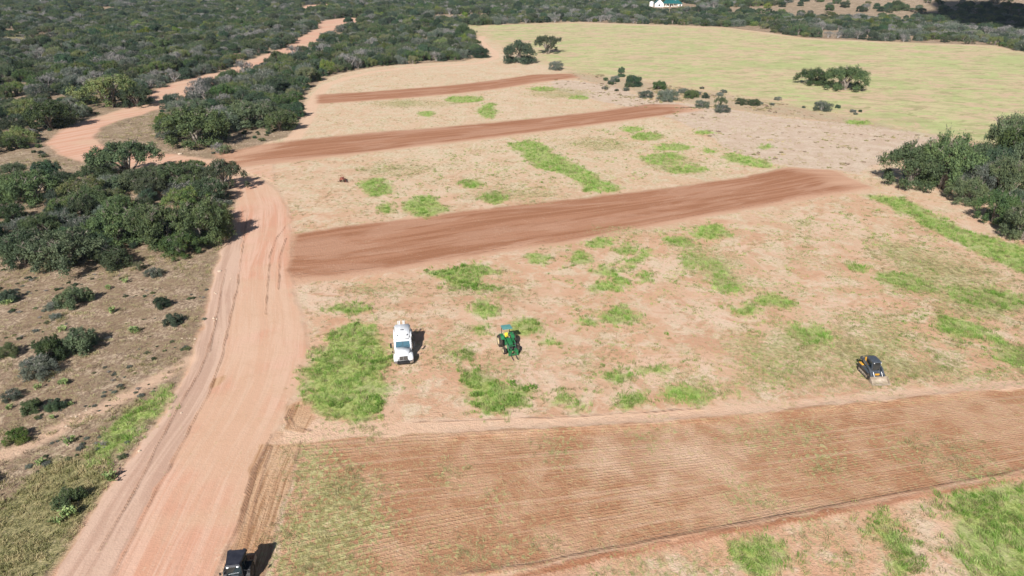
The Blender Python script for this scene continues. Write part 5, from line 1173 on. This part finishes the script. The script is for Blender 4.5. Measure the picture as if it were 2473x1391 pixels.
def track_loader():
    t = root_at('track_loader', 2103, 905, 4, 'charcoal and amber tracked skid steer loader with a dusty bucket', 'loader')
    for s in (-1, 1):
        mb = MB(); pr_ = []
        for k in range(9): a = math.pi / 2 + math.pi * k / 8; pr_.append((-0.82 + 0.30 * math.cos(a), 0.32 + 0.30 * math.sin(a)))
        for k in range(9): a = -math.pi / 2 + math.pi * k / 8; pr_.append((0.92 + 0.34 * math.cos(a), 0.42 + 0.36 * math.sin(a)))
        mb.prism(pr_, s * 0.60, s * 1.02)
        for k in range(14): mb.box((s * 0.81, -0.85 + 0.135 * k, 0.66 + 0.011 * k), (0.40, 0.05, 0.05))
        for k in range(6): mb.box((s * 0.81, -1.12 + 0.03 * abs(k - 2.5), 0.12 + 0.09 * k), (0.40, 0.04, 0.04))
        tr_ = mb.obj('track', M_RUB, t)
        mb = MB(); mb.prism([(-0.80, 0.16), (0.88, 0.16), (0.98, 0.50), (-0.84, 0.46)], s * 1.02, s * 1.05); mb.obj('track_frame', M_BUCK, tr_)
        for y_ in (-0.55, -0.15, 0.25, 0.6): mb = MB(); mb.cyl((s * 1.05, y_, 0.22), 0.12, 0.06, 'X', 14); mb.obj('roller', M_STEEL, tr_)
        mb = MB(); mb.prism([(-0.75, 0.74), (-0.55, 0.84), (0.6, 0.98), (1.30, 0.98), (1.4, 0.85), (0.9, 0.80)], s * 0.66, s * 0.98); mb.obj('track_fender', M_CHAR, t, 0.02); mb = MB(); mb.prism([(0.55, 0.985), (0.62, 1.04), (1.22, 1.06), (1.36, 0.96), (1.30, 0.985)], s * 0.72, s * 0.99); mb.obj('fender_cap', M_AMB, t, 0.01)
        # lift arm: from the high rear tower down to the bucket
        mb = MB(); mb.prism([(1.50, 1.40), (1.42, 1.66), (1.10, 1.72), (-0.62, 1.22), (-1.28, 0.62), (-1.40, 0.36), (-1.20, 0.34), (-1.02, 0.62), (-0.52, 1.02), (1.0, 1.44), (1.30, 1.34)], s * 0.66, s * 0.82); ar = mb.obj('lift_arm', M_CHAR, t, 0.01)
        mb = MB(); mb.prism([(0.20, 1.28), (0.75, 1.44), (0.75, 1.52), (0.20, 1.37)], s * 0.822, s * 0.83); mb.obj('arm_stripe', M_CHROME, ar)
        mb = MB(); mb.tube([(s * 0.74, 0.9, 0.92), (s * 0.74, -0.35, 1.10)], [0.05, 0.03], 8); mb.tube([(s * 0.48, -0.95, 0.98), (s * 0.48, -1.42, 0.52)], [0.045, 0.045], 8); mb.obj('hydraulic_cylinder', M_CHROME, ar)
    mb = MB(); mb.prism([(-1.0, 0.35), (-1.0, 0.70), (-0.6, 0.92), (0.6, 1.05), (1.52, 1.10), (1.56, 0.42), (1.2, 0.30)], -0.58, 0.58); bd = mb.obj('body', M_CHAR, t, 0.03)
    mb = MB(); mb.box((0, 1.12, 1.28), (1.06, 0.72, 0.44)); mb.obj('engine_cover', M_CHAR, bd, 0.04)
    mb = MB(); mb.prism([(0.74, 1.25), (0.74, 1.86), (0.92, 1.86), (0.92, 1.25)], -0.60, 0.60); mb.obj('rear_panel', M_AMB, bd, 0.01)
    mb = MB(); mb.tube([(-0.76, 1.36, 1.70), (0.76, 1.36, 1.70)], 0.05, 8); mb.obj('cross_tube', M_STEEL, t)
    mb = MB(); mb.prism([(-0.62, 0.85), (-0.50, 1.98), (0.72, 2.02), (0.76, 0.98)], -0.50, 0.50); cb = mb.obj('cab', M_CHAR, t, 0.03)
    mb = MB(); mb.hexa([(-0.53, -0.62, 1.98), (0.53, -0.62, 1.98), (0.53, 0.76, 2.0), (-0.53, 0.76, 2.0)], [(-0.47, -0.55, 2.08), (0.47, -0.55, 2.08), (0.47, 0.70, 2.10), (-0.47, 0.70, 2.10)]); mb.obj('roof', M_CHAR, cb, 0.03)
    mb = MB(); mb.hexa([(-0.42, -0.64, 1.0), (0.42, -0.64, 1.0), (0.42, -0.60, 1.0), (-0.42, -0.60, 1.0)], [(-0.42, -0.545, 1.90), (0.42, -0.545, 1.90), (0.42, -0.50, 1.90), (-0.42, -0.50, 1.90)]); mb.obj('front_window', M_GLASS, cb)
    for s in (-1, 1): mb = MB(); mb.prism([(-0.42, 1.18), (-0.36, 1.86), (0.60, 1.88), (0.60, 1.25)], s * 0.497, s * 0.512); mb.obj('side_window', M_GLASS, cb); mb = MB(); mb.cyl((s * 0.40, -0.64, 1.95), 0.05, 0.05, 'Y', 10); mb.obj('work_lamp', M_LAMP, cb)
    mb = MB(); mb.box((0.0, -1.02, 0.70), (0.5, 0.12, 0.18)); mb.obj('step', M_AMB, t, 0.01)
    mb = MB(); mb.box((0, -1.36, 0.45), (0.95, 0.08, 0.40)); cp = mb.obj('coupler', M_STEEL, t, 0.01)
    mb = MB()   # open bucket: back, curved floor, two side plates, lip
    bp_ = [(-1.42, 0.62), (-1.44, 0.30), (-1.56, 0.12), (-1.80, 0.05), (-2.28, 0.04)]
    for i in range(len(bp_) - 1):
        (a0, b0), (a1, b1) = bp_[i], bp_[i + 1]
        mb.hexa([(-1.0, a0, b0), (1.0, a0, b0), (1.0, a1, b1), (-1.0, a1, b1)], [(-1.0, a0 - 0.03, b0 + 0.03), (1.0, a0 - 0.03, b0 + 0.03), (1.0, a1 - 0.01, b1 + 0.035), (-1.0, a1 - 0.01, b1 + 0.035)])
    for s in (-1, 1): mb.prism([(-1.40, 0.64), (-1.42, 0.28), (-1.56, 0.09), (-1.8, 0.03), (-2.26, 0.03), (-2.2, 0.14), (-1.62, 0.58)], s * 1.0, s * 1.035)
    mb.box((0, -1.46, 0.645), (2.05, 0.12, 0.05)); mb.obj('bucket', M_BUCK, cp)
track_loader()

def dark_tractor():
    t = root_at('cab_tractor', 580, 1404, 7, 'black cab tractor with two lit roof lamps pulling a dirt filled box blade', 'tractor')
    # cab centre at y = 0, hood towards -Y
    for s in (-1, 1):
        wheel(t, s * 0.80, 0.30, 0.68, 0.40, M_STEEL, 0.55, 26, 'rear_wheel'); wheel(t, s * 0.72, -1.55, 0.45, 0.30, M_STEEL, 0.55, 18, 'front_wheel')
        mb = MB(); mb.prism([(-0.45, 1.0), (-0.15, 1.38), (0.6, 1.42), (1.0, 1.15), (1.0, 1.05), (0.55, 1.32), (-0.1, 1.28), (-0.38, 0.95)], s * 0.45, s * 1.0); mb.obj('fender', M_BLACK, t, 0.02)
        mb = MB(); mb.tube([(s * 0.66, -0.55, 1.75), (s * 1.02, -0.62, 1.72)], 0.018); mb.box((s * 1.04, -0.62, 1.62), (0.15, 0.05, 0.28)); mb.obj('wing_mirror', M_BLACK, t, 0.01)
    mb = MB(); mb.hexa([(-0.33, -2.2, 0.7), (0.33, -2.2, 0.7), (0.36, -0.62, 0.7), (-0.36, -0.62, 0.7)], [(-0.26, -2.1, 1.22), (0.26, -2.1, 1.22), (0.32, -0.62, 1.42), (-0.32, -0.62, 1.42)]); mb.obj('hood', M_CHAR, t, 0.05)
    mb = MB(); mb.box((0, -1.1, 0.58), (0.42, 2.2, 0.36)); mb.box((0, 0.3, 0.62), (0.7, 1.0, 0.5)); mb.box((0, -1.55, 0.45), (1.2, 0.14, 0.14)); mb.box((0, 0.3, 0.68), (1.3, 0.2, 0.2)); mb.obj('chassis', M_STEEL, t)
    mb = MB(); mb.prism([(-0.62, 0.85), (-0.66, 1.45), (0.72, 1.45), (0.70, 0.95)], -0.60, 0.60); cb = mb.obj('cab', M_BLACK, t, 0.02)
    mb = MB()
    for s in (-1, 1):
        mb.tube([(s * 0.58, -0.64, 1.4), (s * 0.56, -0.55, 2.32)], 0.035); mb.tube([(s * 0.60, 0.10, 1.4), (s * 0.60, 0.10, 2.32)], 0.03); mb.tube([(s * 0.58, 0.68, 1.4), (s * 0.56, 0.62, 2.32)], 0.035)
    mb.obj('pillar', M_BLACK, cb)
    mb = MB(); mb.hexa([(-0.54, -0.655, 1.45), (0.54, -0.655, 1.45), (0.54, -0.635, 1.45), (-0.54, -0.635, 1.45)], [(-0.52, -0.565, 2.3), (0.52, -0.565, 2.3), (0.52, -0.545, 2.3), (-0.52, -0.545, 2.3)]); wsn = mb.obj('windscreen', M_GLASS, cb)
    mb = MB(); mb.tube([(-0.45, -0.67, 1.52), (0.35, -0.655, 1.62)], 0.015); mb.obj('wiper', M_CHROME, wsn)
    for s in (-1, 1): mb = MB(); mb.prism([(-0.56, 1.47), (-0.50, 2.3), (0.58, 2.3), (0.62, 1.47)], s * 0.59, s * 0.605); mb.obj('side_window', M_GLASS, cb)
    mb = MB(); mb.prism([(0.66, 1.47), (0.60, 2.3), (0.62, 2.3), (0.68, 1.47)], -0.52, 0.52); mb.obj('rear_window', M_GLASS, cb)
    mb = MB(); mb.hexa([(-0.54, -0.78, 2.32), (0.54, -0.78, 2.32), (0.76, 0.86, 2.32), (-0.76, 0.86, 2.32)], [(-0.48, -0.68, 2.46), (0.48, -0.68, 2.46), (0.70, 0.80, 2.50), (-0.70, 0.80, 2.50)]); rf = mb.obj('roof', M_NAVY, t, 0.03)
    for s in (-1, 1):
        mb = MB(); mb.box((s * 0.36, -0.79, 2.36), (0.11, 0.03, 0.06)); mb.obj('work_lamp', M_LIT, rf)
        mb = MB(); mb.box((s * 0.52, 0.88, 2.42), (0.16, 0.05, 0.09)); mb.obj('rear_lamp', M_STEEL, rf)
    mb = MB(); mb.box((0.45, 0.95, 1.6), (0.10, 0.1, 0.8)); mb.tube([(0.72, 0.5, 2.3), (0.72, 0.5, 2.9)], 0.015); mb.obj('antenna', M_BLACK, rf)
    # box blade behind with soil in it
    b = bpy.data.objects.new('box_blade', None); b.parent = t; COL.objects.link(b)
    b.name = 'box_blade'; bb = MB(); bb.box((0, 2.05, 0.36), (1.62, 0.06, 0.5)); bb.box((0, 1.45, 0.5), (1.62, 0.08, 0.12))
    for s in (-1, 1): bb.box((s * 0.81, 1.72, 0.36), (0.05, 0.75, 0.5)); bb.tube([(s * 0.35, 0.7, 0.5), (s * 0.45, 1.45, 0.5)], 0.04)
    bb.tube([(0, 0.7, 1.0), (0, 1.5, 1.0)], 0.04); bb.box((0, 1.5, 0.78), (0.3, 0.08, 0.5)); bb.obj('blade_frame', M_DUST, b)
    for x_ in (-0.6, -0.3, 0, 0.3, 0.6): mb = MB(); mb.box((x_, 1.45, 0.52), (0.06, 0.10, 0.62)); mb.obj('ripper_shank', M_STEEL, b)
dark_tractor()

def red_implement():
    t = root_at('farm_cart', 828, 440, -20, 'small red wheeled farm implement standing alone on the straw coloured ground', 'implement')
    for s in (-1, 1):
        mb = MB(); mb.cyl((s * 0.55, 0.1, 0.42), 0.42, 0.14, 'X', 20, 0.38); w_ = mb.obj('wheel', M_RUB, t); mb = MB(); mb.cyl((s * 0.63, 0.1, 0.42), 0.22, 0.05, 'X', 14); mb.obj('rim', M_RED, w_)
    mb = MB(); mb.box((0, 0.1, 0.48), (1.0, 0.10, 0.10)); mb.box((0, 0, 0.72), (0.86, 1.1, 0.10)); mb.tube([(0, -0.5, 0.70), (0, -1.3, 0.45)], 0.05); mb.box((0.95, 0.1, 0.12), (0.9, 0.2, 0.08)); mb.obj('frame', M_RED, t, 0.01)
    mb = MB(); mb.hexa([(-0.32, -0.35, 0.77), (0.20, -0.35, 0.77), (0.20, 0.35, 0.77), (-0.32, 0.35, 0.77)], [(-0.38, -0.4, 1.08), (0.14, -0.4, 1.08), (0.14, 0.4, 1.08), (-0.38, 0.4, 1.08)]); mb.obj('hopper', M_RED, t, 0.03)
    mb = MB(); mb.tube([(-0.4, 0, 1.3), (-0.25, 0, 1.62), (0.1, 0, 1.62), (0.35, 0, 1.1)], 0.045); mb.obj('handle_bow', M_RED, t)
    mb = MB(); mb.box((1.0, 0.1, 0.42), (0.12, 0.3, 0.75)); mb.box((-0.9, 0.1, 0.06), (0.9, 0.12, 0.06)); mb.obj('disc_stand', M_STEEL, t)
red_implement()

# --- the white house with teal roofs, far behind the hay field
M_WALL = plain('white_render', (0.78, 0.77, 0.74), (0.84, 0.83, 0.80), 0.8, 1.0)
M_ROOF = plain('teal_metal_roof', (0.012, 0.095, 0.098), (0.018, 0.120, 0.120), 0.45, 0.8)
M_PORCH = plain('porch_timber', (0.60, 0.50, 0.36), (0.68, 0.58, 0.44), 0.8, 1.5)
hx_, hy_ = W(1612, 15.5); hz_ = float(height(hx_, hy_))
hs = bpy.data.objects.new('farmhouse', None); COL.objects.link(hs); hs.location = (hx_, hy_, hz_ - 0.3); mark(hs, None, 'white farmhouse with teal metal roof among the trees at the top', 'house')
hs.rotation_euler = (0, 0, R_(-8))
mb = MB(); mb.prism([(-11.5, 0), (-3.8, 0), (-3.8, 2.9), (-7.65, 6.6), (-11.5, 2.9)], -5.5, 4.0, 'Y'); mb.box((3.2, 0.5, 1.45), (14.0, 7.0, 2.9)); mb.box((10.6, -1.5, 1.45), (3.4, 6.0, 2.9)); mb.obj('wall', M_WALL, hs)
mb = MB()
for s in (-1, 1): mb.hexa([(-7.65, -6.0, 6.72), (-7.65, 4.4, 6.72), (-7.65 + s * 4.4, 4.4, 2.55), (-7.65 + s * 4.4, -6.0, 2.55)], [(-7.65, -6.0, 6.92), (-7.65, 4.4, 6.92), (-7.65 + s * 4.4, 4.4, 2.75), (-7.65 + s * 4.4, -6.0, 2.75)])
mb.hexa([(-4.6, -5.2, 2.9), (13.0, -5.2, 2.9), (13.0, 4.6, 2.9), (-4.6, 4.6, 2.9)], [(-2.0, -0.4, 5.6), (9.0, -0.4, 5.6), (9.0, 0.4, 5.6), (-2.0, 0.4, 5.6)]); rf = mb.obj('roof', M_ROOF, hs)
mb = MB(); mb.box((6.5, 0.4, 5.9), (0.9, 0.9, 1.3)); mb.obj('chimney', M_WALL, rf)
for x_, w_ in ((-7.6, 1.6), (0.5, 1.4), (4.0, 1.4), (10.6, 1.3)):
    y_ = -5.52 if x_ < -5 else (-4.52 if x_ > 9 else -3.02)
    mb = MB(); mb.box((x_, y_, 1.6), (w_, 0.06, 1.3)); mb.obj('window', M_GLASS, hs)
mb = MB(); mb.box((2.2, -3.03, 1.1), (1.1, 0.07, 2.2)); mb.obj('door', M_BLACK, hs)
for x_ in (-1.8, 1.2, 4.6, 8.2): mb = MB(); mb.box((x_, -4.9, 1.45), (0.4, 0.4, 2.9)); mb.obj('porch_post', M_PORCH, hs)
tx_, ty_ = W(1573, 16.5); mb = MB(); mb.cyl((0, 0, 2.1), 1.9, 4.2, 'Z', 20); mb.tube([(0, 0, 4.2), (0, 0, 4.9)], [1.9, 0.2], 20)
tk = mb.obj('water_tank', M_WALL); tk.location = (tx_, ty_, float(height(tx_, ty_)) - 0.2); mark(tk, None, 'small white water tank left of the farmhouse', 'tank')

# --- power poles at the very top, left half
M_POLE = plain('pale_pole', (0.62, 0.60, 0.56), (0.70, 0.68, 0.64), 0.8, 2)
for i, (px_, lb) in enumerate([(100, 'leftmost pale power pole above the left woods'), (232, 'second pale power pole from the left'), (350, 'third pale power pole from the left'), (467, 'fourth pale power pole from the left'), (535, 'fifth pale power pole from the left'), (573, 'rightmost pale power pole above the woods')]):
    xx, yy = W(px_, 10 if i == 0 else 6); o = bpy.data.objects.new('power_pole', None); COL.objects.link(o); o.location = (xx, yy, float(height(xx, yy)) - 0.2); mark(o, None, lb, 'pole', 'power poles far off at the top')
    mb = MB(); mb.tube([(0, 0, 0), (0, 0, 12.5)], [0.30, 0.20], 7); mb.obj('post', M_POLE, o); mb = MB(); mb.box((0, 0, 11.6), (2.6, 0.16, 0.16)); mb.obj('crossarm', M_POLE, o)

# --- a cumulus cloud high behind the camera whose shadow falls on the far right woods
M_CLOUD = plain('cloud_white', (0.78, 0.79, 0.80), (0.86, 0.86, 0.86), 1.0, 0.02)
import bmesh
cb_ = bmesh.new(); rdc = random.Random(5)
ca = [W(2370, 50), W(2480, 52), W(2430, 38), W(2600, 64), W(2510, 72), W(2700, 60), W(2640, 45)]
for (ax_, ay_) in ca:
    for _ in range(3):
        q = Vector((ax_ + rdc.uniform(-14, 14), ay_ + rdc.uniform(-22, 22), 0)) - LIGHT_DIR * (430 / math.sin(SUN_EL)) + Vector((0, 0, rdc.uniform(-6, 10)))
        bmesh.ops.create_icosphere(cb_, subdivisions=3, radius=1, matrix=Matrix.Translation(q) @ Matrix.Diagonal((rdc.uniform(20, 34), rdc.uniform(24, 40), rdc.uniform(8, 13), 1)))
for v in cb_.verts:
    n_ = fbm(np.array([v.co.x / 16]), np.array([(v.co.y + v.co.z * 2) / 16]), 3, 3)[0] - 0.5; v.co += v.normal * n_ * 14 if v.normal.length else Vector((0, 0, 0))
cme = bpy.data.meshes.new('cloud'); cb_.to_mesh(cme); cb_.free(); cme.materials.append(M_CLOUD)
co_ = bpy.data.objects.new('cloud', cme); COL.objects.link(co_); co_['kind'] = 'structure'

# --- air
g = NT('air'); pv = g.n('ShaderNodeVolumePrincipled'); pv.inputs['Color'].default_value = (0.66, 0.82, 1.0, 1); pv.inputs['Density'].default_value = 0.00007; pv.inputs['Anisotropy'].default_value = 0.0
g.t.links.new(pv.outputs[0], g.out.inputs['Volume'])
zb, zt = float(Z.min()) - 1.5, float(Z.max()) + 30
mb = MB(); mb.box((0, 0, (zb + zt) / 2), (11200, 11200, zt - zb)); hz = mb.obj('haze', g.m); hz['kind'] = 'stuff'
